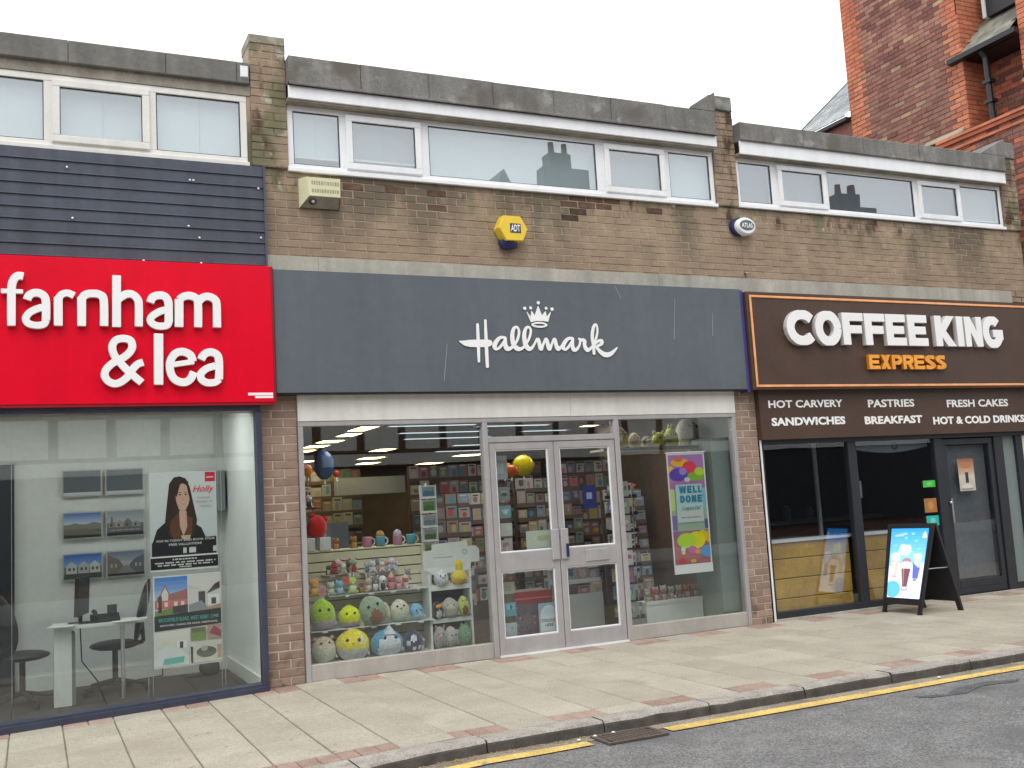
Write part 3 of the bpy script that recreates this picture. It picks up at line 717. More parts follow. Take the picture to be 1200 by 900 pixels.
# =================================================================== the shop units
def window_band(unit, name, x0, x1, z0, z1, bars, sashes, glass, frame="white_upvc", y=.02, w=.05, blinds=None):
    """ribbon of upstairs windows: frame > pane, sash, with blinds just behind the glass"""
    b = MB()
    for q in frame_boxes(x0, x1, z0, z1, w, y, y + .07): b.box(*q, frame, .004)
    for (a, c) in bars: b.box(a, c, y + .001, y + .069, z0 + w, z1 - w, frame, .004)
    b.box(x0 - .01, x1 + .01, y - .035, y + .0, z0 - .028, z0 + .012, frame, .004)     # sill nose
    fr = b.build(name, unit)
    edges = [x0 + w] + [v for q in bars for v in q] + [x1 - w]
    for i in range(0, len(edges), 2):
        a, c = edges[i], edges[i + 1]; k = i // 2
        if k in sashes:
            sb = MB()
            for q in frame_boxes(a - .012, c + .012, z0 + w - .012, z1 - w + .012, .062, y - .028, y + .03): sb.box(*q, frame, .005)
            sb.build("sash", fr)
            part("pane", fr, glass, (a + .05, c - .05, y + .0, y + .006, z0 + w + .05, z1 - w - .05))
            part("gasket", fr, "black_plastic", *frame_boxes(a + .049, c - .049, z0 + w + .049, z1 - w - .049, .007, y - .010, y - .002))
        else:
            part("pane", fr, glass, (a, c, y + .02, y + .026, z0 + w, z1 - w))
            part("gasket", fr, "black_plastic", *frame_boxes(a + .001, c - .001, z0 + w + .001, z1 - w - .001, .007, y + .010, y + .018))
        if blinds:
            m, dz = blinds[k % len(blinds)]
            part("blind", fr, m, (a - .03, (a * .48 + c * .52) - .002, y + .09, y + .095, z0 + w + dz, z1), ((a * .48 + c * .52) + .002, c + .03, y + .098, y + .103, z0 + w + dz, z1))
            if dz: part("blind_rail", fr, "white_upvc", (a - .03, c + .03, y + .085, y + .108, z0 + w + dz - .02, z0 + w + dz - .001))
            part("room_behind", fr, "grey_wall", (a - .03, c + .03, y + .30, y + .31, z0, z1))
    return fr

# ---- estate agent's unit on the left (runs on to X = -5.6)
UA = empty("shop_unit", (-2.9, 0, 0), "flat roofed shop unit on the left with dark horizontal boarding above a red sign", "shop", "shop units of the parade")
UA.location = (0, 0, 0)
window_band(UA, "upper_window", -5.55, -.372, 4.685, 5.335, [(-4.55, -4.47), (-3.62, -3.54), (-2.075, -2.0), (-1.235, -1.165)], {1, 3}, "upper_glass", "cream_upvc", -.01, .06,
            [("blind_white", 0)])
part("window_reveal", UA, "tan_mortar", (-.3715, -.3355, -.012, .2, 4.66, 5.44))
part("concrete_beam", UA, "dirty_board", (-5.6, -.338, -.02, .25, 5.337, 5.445))
x = -5.6; i = 0
while x < -.36:
    x1 = min(x + [.62, 1.05, .93, 1.12, .8][i % 5], -.345)
    b = MB(); b.box(x, x1 - .0025, -.06 - .002 * (i % 2), .35, 5.435, 5.64, "roof_felt_brown", .008); b.build("roof_felt_panel", UA); x = x1; i += 1
part("flat_roof", UA, "roof_felt", (-5.6, -.34, .351, 9, 5.50, 5.60))
b = MB(); b.box(-.43, -.352, -.069, .1, 5.49, 5.61, "steel", .01); b.build("lead_flashing", UA)
part("boarding_back", UA, "navy_boards", (-5.6, -.262, -.06, .2, 3.60, 4.655))
bh = .1035
for k in range(10):
    z = 3.622 + k * bh
    b = MB(); z1 = min(z + bh - .004, 4.652)
    for xa, xb in ((-5.6, -2.65), (-2.646, -.256)):
        b = MB(); b.add([(xa, -.0715, z + .012), (xb, -.0715, z + .012), (xb, -.069, z1), (xa, -.069, z1), (xa, -.080, z), (xb, -.080, z), (xa, -.079, z + .008), (xb, -.079, z + .008)],
                        [(0, 1, 2, 3), (6, 7, 1, 0), (4, 5, 7, 6), (5, 4, 0, 1), (4, 6, 0), (5, 1, 7)], "navy_boards")
        b.build("boarding_plank", UA)
part("boarding_trim", UA, "navy_boards", (-.2555, -.238, -.09, .0, 3.60, 4.66))
b = MB()
for (x, z) in [(-1.9, 4.50), (-1.86, 4.06), (-.92, 4.05), (-.9, 4.47), (-.87, 4.47), (-.30, 4.44), (-.29, 3.98), (-.83, 3.95), (-1.3, 3.72), (-.82, 3.72)]:
    b.ball((x, -.082, z), (.010, .006, .010), "white_upvc", 8, 6)
b.build("screw_cap", UA)
part("wall_behind_sign", UA, "tan_mortar", (-5.6, -.336, .02, .25, 2.42, 3.60))
part("party_wall", UA, "room_white", (-.374, -.336, .06, 4, -.1, 2.62))
part("upper_room_wall", UA, "room_white", (-5.6, -.34, 3.0, 3.1, 2.8, 5.4))

# shopfront: navy frame, one big pane
sf = MB()
sf.box(-5.6, -.345, -.10, .0, 2.405, 2.47, "navy_frame", .006)
sf.box(-.392, -.338, -.10, .0, -.02, 2.405, "navy_frame", .006)
sf.add([(-5.6, -.105, gz(-5.6) - .03), (-.338, -.105, -.03), (-.338, -.105, .052), (-5.6, -.105, -.10), (-5.6, .0, gz(-5.6) - .03), (-.338, .0, -.03), (-.338, .0, .058), (-5.6, .0, -.094)],
       [(0, 1, 2, 3), (3, 2, 6, 7), (1, 5, 6, 2), (4, 7, 6, 5)], "navy_frame")
sf.add([(-5.6, -.125, gz(-5.6) - .03), (-.345, -.125, -.03), (-.345, -.125, .028), (-5.6, -.125, -.124), (-5.6, -.105, gz(-5.6) - .03), (-.345, -.105, -.03), (-.345, -.105, .032), (-5.6, -.105, -.12)],
       [(0, 1, 2, 3), (3, 2, 6, 7), (1, 5, 6, 2)], "navy_frame")
sf.box(-2.56, -2.50, -.098, -.002, -.06, 2.405, "navy_frame", .004)
SFA = sf.build("shopfront_frame", UA)
part("pane", SFA, "window_glass", (-2.50, -.392, -.045, -.037, -.03, 2.404))
part("pane", SFA, "window_glass", (-5.6, -2.56, -.045, -.037, -.10, 2.404))

# ---- greeting card shop unit
UB = empty("shop_unit", (0, 0, 0), "flat roofed middle shop unit with white ribbon window over a wide slate grey sign", "shop", "shop units of the parade")
mb = MB(); mb.box(-.235, 5.17, .005, .24, 3.845, 4.665, "tan_mortar"); mb.box(-.335, 5.17, .12, .24, 2.42, 3.844, "tan_mortar")
WB = mb.build("brick_wall", UB)
brickwork(WB, -.235, 5.16, 3.851, 4.665, 0, "tan_brick")
part("concrete_band", UB, "concrete_band", (-.235, .24, -.03, .11, 3.62, 3.838), (.243, 4.0, -.03, .11, 3.62, 3.838), (4.003, 9.50, -.03, .11, 3.62, 3.838))
window_band(UB, "upper_window", .002, 4.868, 4.678, 5.305, [(.503, .575), (1.315, 1.415), (3.33, 3.44), (4.185, 4.27)], {1, 3}, "upper_glass", "white_upvc", .0, .055,
            [("blind_white", .11), ("blind_pale", .13), ("blind_white", 0), ("blind_pale", 0), ("blind_white", .0)])
b = MB(); b.box(-.004, 4.86, -.12, -.10, 5.325, 5.45, "white_upvc", .004); b.build("fascia_board", UB)
part("soffit", UB, "dirty_board", (-.004, 4.86, -.0995, .24, 5.306, 5.345))
x = 0.0; i = 0
while x < 4.84:
    x1 = min(x + .695, 4.845); b = MB(); b.box(x, x1 - .0025, -.15 - .0015 * (i % 2), .35, 5.446, 5.728 + .002 * (i % 3), "roof_felt", .008); b.build("roof_felt_panel", UB); x = x1; i += 1
b = MB(); b.box(0, 4.845, -.158, .0, 5.446, 5.475, "roof_felt", .004); b.build("drip_edge", UB)
b = MB(); b.add([(4.50, -.149, 5.73), (4.845, -.149, 5.73), (4.858, -.149, 5.96), (4.50, .34, 5.73), (4.845, .34, 5.73), (4.858, .34, 5.96)], [(0, 1, 2), (5, 4, 3), (0, 2, 5, 3), (1, 4, 5, 2)], "roof_felt"); b.build("roof_upstand", UB)
part("flat_roof", UB, "roof_felt", (-.0, 5.17, .351, 12, 5.50, 5.60))
part("lintel_panel", UB, "white_panel", (.0, 2.80, -.035, .06, 2.308, 2.60), (2.803, 4.868, -.035, .06, 2.308, 2.60))

# its shopfront in grey aluminium: two windows, fanlight, double door
AL = "aluminium"
b = MB()
b.box(.0, 4.868, -.03, .06, 2.262, 2.306, AL, .004)                     # head
b.box(.0, .045, -.03, .06, .0, 2.262, AL, .004)
b.box(4.822, 4.868, -.03, .06, .0, 2.262, AL, .004)
b.box(1.815, 1.868, -.032, .062, .0, 2.262, AL, .004)
b.box(3.305, 3.362, -.032, .062, .0, 2.262, AL, .004)
b.box(1.868, 3.305, -.03, .06, 2.062, 2.118, AL, .004)                  # transom over the doors
SFB = b.build("shopfront_frame", UB)
part("sill_panel", SFB, "sill_panel", (.046, 1.814, -.02, .055, .0, .145), c=.004)
part("sill_panel", SFB, "sill_panel", (3.363, 4.821, -.02, .055, .0, .145), c=.004)
part("threshold", SFB, "white_upvc", (1.869, 3.304, -.045, .05, .0, .018))
part("pane", SFB, "window_glass", (.046, 1.814, .01, .018, .146, 2.261))
part("pane", SFB, "window_glass", (3.363, 4.821, .01, .018, .146, 2.261))
part("pane", SFB, "window_glass", (1.869, 3.304, .01, .018, 2.119, 2.261))
def glazed_door(x0, x1, hinge_left, hx):
    b = MB(); z0, z1 = .02, 2.058; s = .062; y0, y1 = -.022, .03
    b.box(x0, x0 + s, y0, y1, z0, z1, AL, .004); b.box(x1 - s, x1, y0, y1, z0, z1, AL, .004)
    b.box(x0 + s, x1 - s, y0, y1, z1 - .07, z1, AL, .004); b.box(x0 + s, x1 - s, y0, y1, z0, z0 + .15, AL, .004)
    b.box(x0 + s, x1 - s, y0, y1, .80, .985, AL, .004)
    d = b.build("door", UB)
    for (za, zb) in ((z0 + .15, .80), (.985, z1 - .07)):
        part("glazing_bead", d, "white_upvc", *frame_boxes(x0 + s - .001, x1 - s + .001, za - .001, zb + .001, .013, -.012, .012), c=.003)
        part("door_glass", d, "door_glass", (x0 + s + .012, x1 - s - .012, .0, .007, za + .012, zb - .012))
    part("push_plate", d, "white_upvc" if hx > 2.6 else AL, (hx, hx + .085, -.045, -.022, .88, 1.18), c=.006)
    return d
glazed_door(1.876, 2.582, True, 2.492)
dr = glazed_door(2.590, 3.298, False, 2.597)
part("letter_plate", dr, "aluminium", (2.87, 3.14, -.034, -.022, .835, .955), c=.004)
part("push_label", dr, "blue_plastic", (2.645, 2.675, -.0525, -.050, .90, 1.03))

# ---- coffee shop unit
UC = empty("shop_unit", (0, 0, 0), "flat roofed right hand shop unit with a white ribbon window over a brown coffee sign", "shop", "shop units of the parade")
mb = MB(); mb.box(5.174, 9.84, .005, .24, 3.845, 4.665, "tan_mortar"); mb.box(5.174, 9.84, .12, .24, 2.42, 3.844, "tan_mortar")
WC = mb.build("brick_wall", UC)
brickwork(WC, 5.171, 9.84, 3.851, 4.665, 0, "tan_brick")
mb = MB(); mb.box(9.51, 9.84, .0075, .11, 2.6, 3.844, "tan_mortar"); mb.build("wall_end", UC)
brickwork(WC, 9.515, 9.84, 2.66, 3.845, 0, "tan_brick")
window_band(UC, "upper_window", 5.18, 9.54, 4.70, 5.27, [(5.69, 5.79), (6.50, 6.555), (7.955, 8.03), (8.745, 8.80)], {1, 3}, "upper_glass", "white_upvc", .0, .05,
            [("blind_grey", 0), ("blind_grey", 0), ("blind_grey", 0), ("blind_grey", 0), ("blind_pale", .06)])
b = MB(); b.box(5.18, 9.53, -.12, -.10, 5.275, 5.435, "white_upvc", .004); b.build("fascia_board", UC)
part("soffit", UC, "dirty_board", (5.18, 9.53, -.0995, .24, 5.271, 5.30))
x = 5.18; i = 0
while x < 9.5:
    x1 = min(x + .93, 9.53); b = MB(); b.box(x, x1 - .0025, -.15 - .0015 * (i % 2), .35, 5.431, 5.645, "roof_felt", .008); b.build("roof_felt_panel", UC); x = x1; i += 1
b = MB(); b.add([(9.08, -.149, 5.645), (9.53, -.149, 5.645), (9.54, -.149, 5.88), (9.08, .34, 5.645), (9.53, .34, 5.645), (9.54, .34, 5.88)], [(0, 1, 2), (5, 4, 3), (0, 2, 5, 3), (1, 4, 5, 2)], "roof_felt"); b.build("roof_upstand", UC)
part("flat_roof", UC, "roof_felt", (5.18, 9.84, .351, 3.2, 5.45, 5.55))
part("end_wall", UC, "tan_mortar", (9.80, 9.838, .24, 3.2, 0, 5.6))
# =================================================================== signs
SA = empty("shop_sign", (-2.9, -.15, 3), "big red fascia sign with white rounded lettering, far left", "shop sign")
SA.location = (0, 0, 0)
b = MB(); b.box(-5.6, -.232, -.155, -.09, 2.475, 3.702, "red_sign", .004); b.build("sign_panel", SA)
part("sign_return", SA, "red_edge", (-5.6, -.2305, -.148, -.088, 2.452, 2.474), (-.231, -.2125, -.15, .0, 2.46, 3.70))
part("sign_trim", SA, "black_metal", (-.2124, -.206, -.14, .0, 2.5, 3.69), (-5.6, -.2, -.085, -.0, 2.474, 2.50))
part("maker_label", SA, "white_letter", (-.46, -.242, -.1565, -.1555, 2.535, 2.558), (-.40, -.242, -.1565, -.1555, 2.51, 2.530))
for nm in ("f", "a1", "r", "n", "h", "a2", "m", "amp", "l", "e", "a3"):
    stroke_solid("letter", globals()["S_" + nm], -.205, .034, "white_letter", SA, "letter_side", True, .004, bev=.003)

SB = empty("shop_sign", (0, 0, 0), "wide slate grey fascia sign with white script lettering and crown", "shop sign")
b = MB(); b.box(-.205, 4.995, -.125, .0, 2.558, 3.685, "slate_sign", .003); b.build("sign_panel", SB)
part("end_trim", SB, "blue_edge", (4.996, 5.035, -.12, -.0, 2.53, 3.675))
part("edge_trim", SB, "black_metal", (-.205, 4.995, -.118, .0, 2.545, 2.557))
LS = "slate_sign"
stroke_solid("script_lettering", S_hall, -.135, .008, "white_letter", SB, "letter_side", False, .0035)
cr = stroke_solid("crown", [[(p[0], p[1], p[2] * 1.0) for p in s] for s in S_balls], -.135, .008, "white_letter", SB, "letter_side", False, .0035, smooth=False,
                  polys=[[(p[0], p[1]) for p in S_crown[0]]])
(cx, cz, rw), (_, _, rh) = S_ring[0]
bb = []
for (a, c) in ((rw, rh), (rw * .70, rh * .36)):
    bb.append([(cx + a * math.cos(2 * math.pi * i / 40), cz + c * math.sin(2 * math.pi * i / 40)) for i in range(40)])
solid_from_loops("crown_ring", bb, -.135, .008, "white_letter", SB, "letter_side")
b = MB()
for (x0, z0, x1, z1) in [(1.45, 3.02, 1.40, 2.66), (3.38, 3.66, 3.44, 3.53), (4.12, 3.55, 4.07, 3.10), (4.6, 3.4, 4.58, 3.15)]:
    b.quad([(x0 - .002, -.1262, z0), (x0 + .002, -.1262, z0), (x1 + .003, -.1262, z1), (x1 - .003, -.1262, z1)], "aluminium")
b.build("scratch", SB)

SC = empty("shop_sign", (0, 0, 0), "brown fascia sign with an orange outline and chunky white and orange capitals", "shop sign")
b = MB(); b.box(5.045, 9.66, -.165, .0, 2.548, 3.655, "brown_sign", .004); b.build("sign_panel", SC)
def tube_rect(x0, x1, z0, z1, w, y0, y1, mat):
    b = MB()
    for q in frame_boxes(x0, x1, z0, z1, w, y0, y1): b.box(*q, mat, .003)
    return b
tube_rect(5.085, 9.585, 2.575, 3.615, .026, -.176, -.1655, "orange_line").build("orange_outline", SC)
part("menu_panel", SC, "brown_sign", (5.175, 9.66, -.075, .0, 1.995, 2.547))
CK = [("C", 5.535, 5.94), ("O", 5.95, 6.335), ("F", 6.36, 6.675), ("F", 6.70, 7.015), ("E", 7.035, 7.345), ("E", 7.385, 7.70), ("K", 7.835, 8.185), ("I", 8.205, 8.31), ("N", 8.345, 8.64), ("G", 8.655, 9.01)]
for ch, a, c in CK:
    r_ = .012 if ch in "COG" else 0
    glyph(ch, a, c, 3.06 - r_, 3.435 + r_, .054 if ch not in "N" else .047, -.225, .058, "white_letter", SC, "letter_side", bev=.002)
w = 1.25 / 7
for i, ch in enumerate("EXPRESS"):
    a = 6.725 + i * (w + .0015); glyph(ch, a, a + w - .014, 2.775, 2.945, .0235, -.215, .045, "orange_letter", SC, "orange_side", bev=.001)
for body, x0, x1, z0, z1 in [("HOT CARVERY", 5.30, 6.385, 2.348, 2.435), ("SANDWICHES", 5.325, 6.40, 2.145, 2.238), ("PASTRIES", 6.775, 7.515, 2.335, 2.428),
                             ("BREAKFAST", 6.70, 7.62, 2.135, 2.23), ("FRESH CAKES", 8.06, 9.14, 2.318, 2.412), ("HOT & COLD DRINKS", 7.80, 9.41, 2.11, 2.205)]:
    text("menu_lettering", body, x0, x1, z0, z1, -.0755, "white_letter", SC, .003, .026 if z0 > 2.3 else .040)

# =================================================================== bell boxes on the brickwork
a = empty("alarm_box", (2.235, -.02, 4.215), "yellow hexagonal alarm bell box on the brickwork above the grey sign", "alarm box")
b = MB()
hx = [(.163 * math.cos(math.radians(60 * i)), .139 * math.sin(math.radians(60 * i)) + .01) for i in range(6)]
hx = [(.160, .0), (.085, .128), (-.105, .128), (-.165, .0), (-.085, -.128), (.10, -.128)]
for (y, k, mt) in ((-.11, 1, "yellow_plastic"),):
    fr = [(x * .96, y, z * .96) for x, z in hx]; md = [(x, y + .012, z) for x, z in hx]; bk = [(x * 1.02, .018, z * 1.02) for x, z in hx]
    b.add(fr + md + bk, [(5, 4, 3, 2, 1, 0)] + [(i, (i + 1) % 6, 6 + (i + 1) % 6, 6 + i) for i in range(6)] + [(6 + i, 6 + (i + 1) % 6, 12 + (i + 1) % 6, 12 + i) for i in range(6)], "yellow_plastic")
o = b.build("cover", a)
bm = bmesh.new(); bm.from_mesh(o.data); bmesh.ops.recalc_face_normals(bm, faces=bm.faces); bm.to_mesh(o.data); bm.free()
b = MB(); b.lathe((-.03, -.02, -.13), [(.02, -.075), (.085, -.06), (.105, -.02), (.105, .02)], "blue_plastic", 20, sc=(1, .62)); b.build("strobe_lens", a)
part("badge", a, "blue_plastic", (-.04, .078, -.1125, -.110, -.048, .048))
text("badge_letters", "ADT", -.032, .070, -.036, .036, -.1128, "white_letter", a, .002, .02)
a = empty("alarm_box", (5.175, 0, 4.43), "white oval alarm box with a blue surround on the right hand brickwork", "alarm box")
b = MB(); b.lathe((-.035, .0, .005), [(.12, .018), (.122, -.05), (.118, -.055)], "blue_plastic", 32, 'y', sc=(1, .85)); b.build("back_plate", a)
b = MB(); b.lathe((.015, .0, .0), [(.135, -.03), (.137, -.085), (.125, -.105), (.11, -.112)], "white_upvc", 32, 'y', sc=(1, .76)); b.build("cover", a)
b = MB(); b.lathe((.015, .0, .006), [(.1, -.111), (.1, -.1145)], "slate_sign", 32, 'y', sc=(1, .6)); b.build("badge", a)
text("badge_letters", "ATLAS", -.06, .092, -.022, .034, -.115, "white_letter", a, .0015, .02)
a = empty("alarm_box", (.275, 0, 4.44), "cream rectangular alarm box with faded lettering under the first grey shop window", "alarm box")
b = MB(); x0, x1, z0, z1 = -.188, .192, -.135, .145
b.add([(x0, -.02, z0), (x1, -.02, z0), (x1, -.02, z1), (x0, -.02, z1), (x0 + .07, -.13, -.045), (x1 - .018, -.13, -.045), (x1 - .012, -.13, z1 - .01), (x0 + .045, -.13, z1 - .012), (x0, .0, z0), (x1, .0, z0), (x1, .0, z1), (x0, .0, z1)],
      [(4, 5, 6, 7), (0, 4, 7, 3), (5, 1, 2, 6), (3, 7, 6, 2), (8, 0, 3, 11), (1, 9, 10, 2), (3, 2, 10, 11)], "cream_plastic")
b.build("cover", a)
b = MB(); b.quad([(x0 + .01, -.024, z0 + .004), (x1 - .01, -.024, z0 + .004), (x1 - .022, -.128, -.046), (x0 + .07, -.128, -.046)], "dirty_board"); b.build("underside", a)
b = MB(); b.ball((-.08, -.085, -.088), (.035, .035, .028), "black_plastic", 14, 8); b.ball((-.08, -.105, -.095), (.02, .018, .016), "aluminium", 10, 6); b.build("lamp", a)
b = MB(); r = random.Random(3)
for (z, h) in ((.062, .038), (-.012, .035)):
    x = -.095
    while x < .15:
        w_ = r.uniform(.010, .022); b.quad([(x, -.1308, z), (x + w_, -.1308, z), (x + w_, -.1308, z + h), (x, -.1308, z + h)], "faded_ink"); x += w_ + .007
b.build("faded_print", a)
# small cable hook below the right oval box
b = MB(); b.tube((0, .01, 0), (0, -.03, 0), .008, "black_metal", 6); b.ball((0, -.035, .0), .015, "aluminium", 8, 6); b.tube((0, -.015, 0), (0, -.015, -.22), .004, "black_metal", 5)
tag(b.build("wall_hook", None, (5.19, 0, 3.90)), "tiny grey wall hook and cable on the brickwork under the oval alarm box", "hook")
# =================================================================== estate agent's interior
RA = empty("office_room", (0, 0, 0), "pale grey office interior behind the left shop window", "room")
tag(RA, kind="structure")
part("floor", RA, "dark_carpet", (-5.6, -.376, -.0, 1.78, -.12, -.035))
part("ceiling", RA, "grey_wall", (-5.6, -.376, -.0, 1.78, 2.56, 2.62))
part("back_wall", RA, "grey_wall", (-5.6, -.376, 1.70, 1.76, -.034, 2.559))
part("side_wall", RA, "room_white", (-.376, -.3745, .0, 1.70, -.034, 2.559))
part("skirting", RA, "white_laminate", (-2.3, -.3765, 1.68, 1.699, -.034, .10), (-.395, -.377, .0, 1.679, -.034, .09))
part("far_wall", RA, "grey_wall", (-5.6, -5.55, .0, 1.699, -.034, 2.559))
part("door_frame", RA, "dark_frame", (-2.47, -2.33, 1.64, 1.699, -.034, 2.1))

def picture(x0, x1, z0, z1, y, seed, label, kind):
    p = empty("framed_picture", ((x0 + x1) / 2, y, z0), label, "picture", "property pictures on the office wall")
    w, h = x1 - x0, z1 - z0
    part("picture_frame", p, "aluminium", (-w / 2, w / 2, 0, .015, 0, h))
    a = Art(-w / 2 + .012, .012, w - .024, h - .024, -.001); r = random.Random(seed)
    if kind == 0: a.rect(0, 0, 1, 1, (.10, .115, .13)); a.rect(.0, .0, 1, .12, (.5, .52, .52))
    elif seed == 3:      # coast under a blue sky
        a.grad(.55, 1, (.42, .50, .60), (.06, .14, .40)); a.grad(.30, .55, (.14, .15, .12), (.22, .23, .22)); a.poly([(0, .50), (.3, .60), (.55, .52), (.8, .62), (1, .55), (1, .40), (0, .40)], (.20, .19, .16)); a.rect(0, 0, 1, .30, (.07, .07, .05)); a.poly([(0, .30), (.5, .36), (1, .22), (1, .1), (0, .15)], (.14, .13, .09)); a.rect(0, 0, 1, .1, (.015, .017, .015))
    elif seed == 4:      # grey rooftops
        a.grad(.5, 1, (.40, .42, .43), (.24, .27, .30)); a.rect(0, 0, 1, .5, (.13, .125, .12))
        for i, u in enumerate((.02, .22, .45, .68)): a.poly([(u, .34), (u, .52), (u + .12, .52 + .2 * ((i * 7) % 3) / 3 + .06), (u + .24, .52), (u + .24, .34)], [(.22, .20, .19), (.30, .28, .26), (.17, .16, .16), (.26, .25, .25)][i]); a.rect(u + .07, .38, u + .13, .48, (.05, .055, .06))
        a.rect(.10, .5, .16, .78, (.16, .15, .15)); a.rect(0, 0, 1, .13, (.02, .022, .03)); a.line(.1, .20, .9, .05, (.30, .30, .29), 5, 6)
    elif seed == 8:      # pale houses in a row
        a.grad(.5, 1, (.16, .30, .56), (.03, .10, .38)); a.rect(0, 0, 1, .5, (.12, .13, .12))
        for i, u in enumerate((.06, .38, .68)): a.poly([(u, .22), (u, .55), (u + .14, .72), (u + .28, .55), (u + .28, .22)], [(.42, .42, .40), (.36, .36, .36), (.46, .45, .42)][i]); a.rect(u + .05, .34, u + .12, .46, (.07, .08, .10)); a.rect(u + .17, .34, u + .23, .46, (.07, .08, .10))
        a.rect(0, .0, 1, .2, (.05, .06, .045))
    else:                # dim shopping street
        a.grad(.6, 1, (.30, .33, .38), (.14, .17, .24)); a.poly([(0, 0), (0, .9), (.3, .7), (.42, .45), (.42, 0)], (.17, .14, .12)); a.poly([(1, 0), (1, .85), (.72, .66), (.6, .45), (.6, 0)], (.11, .12, .14)); a.poly([(.2, 0), (.46, .42), (.56, .42), (.85, 0)], (.20, .20, .20))
        for u in (.08, .2, .75, .86): a.rect(u, .35, u + .06, .5, (.33, .32, .28))
        a.rect(0, .0, 1, .1, (.03, .03, .03))
    a.build("picture_print", p)
cols = [(-1.915, -1.555), (-1.525, -1.165)]
for c, (x0, x1) in enumerate(cols):
    sd_ = ("left", "right")[c]
    picture(x0, x1, 1.77, 2.03, 1.66, 1, "dark blank display panel on the office wall, top row, %s column" % sd_, 0)
    picture(x0, x1, 1.36, 1.62, 1.66, 3 + c, ("landscape with blue sky, middle row, left column on the office wall", "grey rooftop view, middle row, right column on the office wall")[c], 1)
    picture(x0, x1, .97, 1.225, 1.66, 8 + c, ("pale houses under a blue sky, bottom row, left column on the office wall", "dim street view, bottom row, right column on the office wall")[c], 1)
# display wires that carry the window posters
for k, x in enumerate((-2.33, -1.30, -1.265, -.70, -.672)):
    b = MB(); b.tube((0, 0, 0), (0, 0, 2.43), .0028, "steel", 6)
    tag(b.build("display_wire", None, (x, .10, -.03)), ["thin vertical display wire at the far left of the office window", "thin steel wire left of the white haired poster pair", "second thin steel wire at the left edge of the posters", "thin steel wire along the right edge of the posters", "outer steel wire right of the posters"][k].replace("white haired poster pair", "two window posters"), "wire", "poster display wires")

# poster with the woman
p = empty("window_poster", (-1.27, .085, 1.06), "tall poster of a long haired woman in black, hung in the office window", "poster")
W_, H_ = .555, .84
part("poster_sheet", p, "white_laminate", (0, W_, 0, .006, 0, H_))
a = Art(0, 0, W_, H_, -.0005)
a.grad(0, 1, (.50, .56, .57), (.66, .70, .70), 8)
a.rect(.83, .89, .985, .99, (.62, .02, .05)); a.line(.85, .93, .96, .012, (.85, .7, .7), 2, 2)
blk = (.012, .012, .016)
a.poly([(.02, .12), (.03, .28), (.10, .42), (.24, .50), (.58, .50), (.76, .42), (.85, .28), (.98, .27), (.98, .12)], blk)
hair = (.035, .018, .012)
a.poly([(.22, .50), (.26, .72), (.29, .88), (.36, .945), (.45, .955), (.54, .93), (.60, .84), (.64, .70), (.70, .50), (.66, .34), (.52, .30), (.38, .30), (.27, .36)], hair)
a.poly([(.30, .50), (.42, .58), (.46, .32), (.36, .30), (.29, .38)], (.12, .045, .02)); a.poly([(.52, .56), (.63, .52), (.62, .36), (.54, .30), (.50, .40)], (.13, .05, .022))
skin = (.60, .38, .29)
a.poly([(.43, .60), (.54, .60), (.55, .44), (.49, .34), (.44, .44)], skin)
a.oval(.49, .745, .105, .135, skin); a.oval(.485, .655, .07, .06, skin)
a.poly([(.37, .80), (.40, .90), (.47, .93), (.45, .86), (.40, .74)], hair); a.poly([(.60, .78), (.575, .90), (.49, .93), (.55, .86), (.59, .72)], hair)
for u in (.45, .535): a.oval(u, .765, .018, .007, (.06, .03, .03)); a.rect(u - .022, .785, u + .022, .791, (.10, .05, .04))
a.poly([(.49, .76), (.505, .715), (.485, .712)], (.50, .29, .22)); a.oval(.495, .678, .034, .012, (.62, .20, .20)); a.rect(.47, .678, .52, .684, (.85, .8, .78))
a.poly([(.45, .35), (.60, .35), (.58, .31), (.47, .31)], (.55, .44, .32))
a.poly([(.02, .09), (.02, .29), (.98, .325), (.98, .13)], blk)
for (u, w__) in ((.48, .05), (.57, .10), (.93, .05)): a.rect(u, .17, u + w__, .225, (.62, .66, .66))
a.rect(.0, .135, 1, .150, (.75, .75, .75)); a.rect(.0, .02, 1, .135, blk)
for v, s_, u0, u1 in ((.105, 1, .32, .68), (.075, 2, .06, .96), (.05, 3, .10, .92), (.028, 4, .42, .6)): a.line(u0, v, u1, .013, (.62, .62, .62), s_, 9)
a.rect(0, .0, 1, .014, (.75, .76, .76))
a.build("poster_print", p)
text("poster_name", "Holly", .355, .535, .645, .715, -.0085, "red_sign", p, .0004, .0, .35)
text("poster_words", "POP IN TODAY AND BOOK YOUR", .05, .53, .245, .263, -.0125, "white_letter", p, .0004)
text("poster_words", "FREE VALUATION!", .15, .42, .210, .230, -.0125, "white_letter", p, .0004)
text("poster_words", "Lettings", .40, .50, .600, .620, -.0085, "dirty_board", p, .0004)
text("poster_words", "Manager at", .38, .52, .565, .585, -.0085, "dirty_board", p, .0004)
text("poster_words", "farnham & lea", .41, .51, .53, .548, -.0085, "dirty_board", p, .0004)

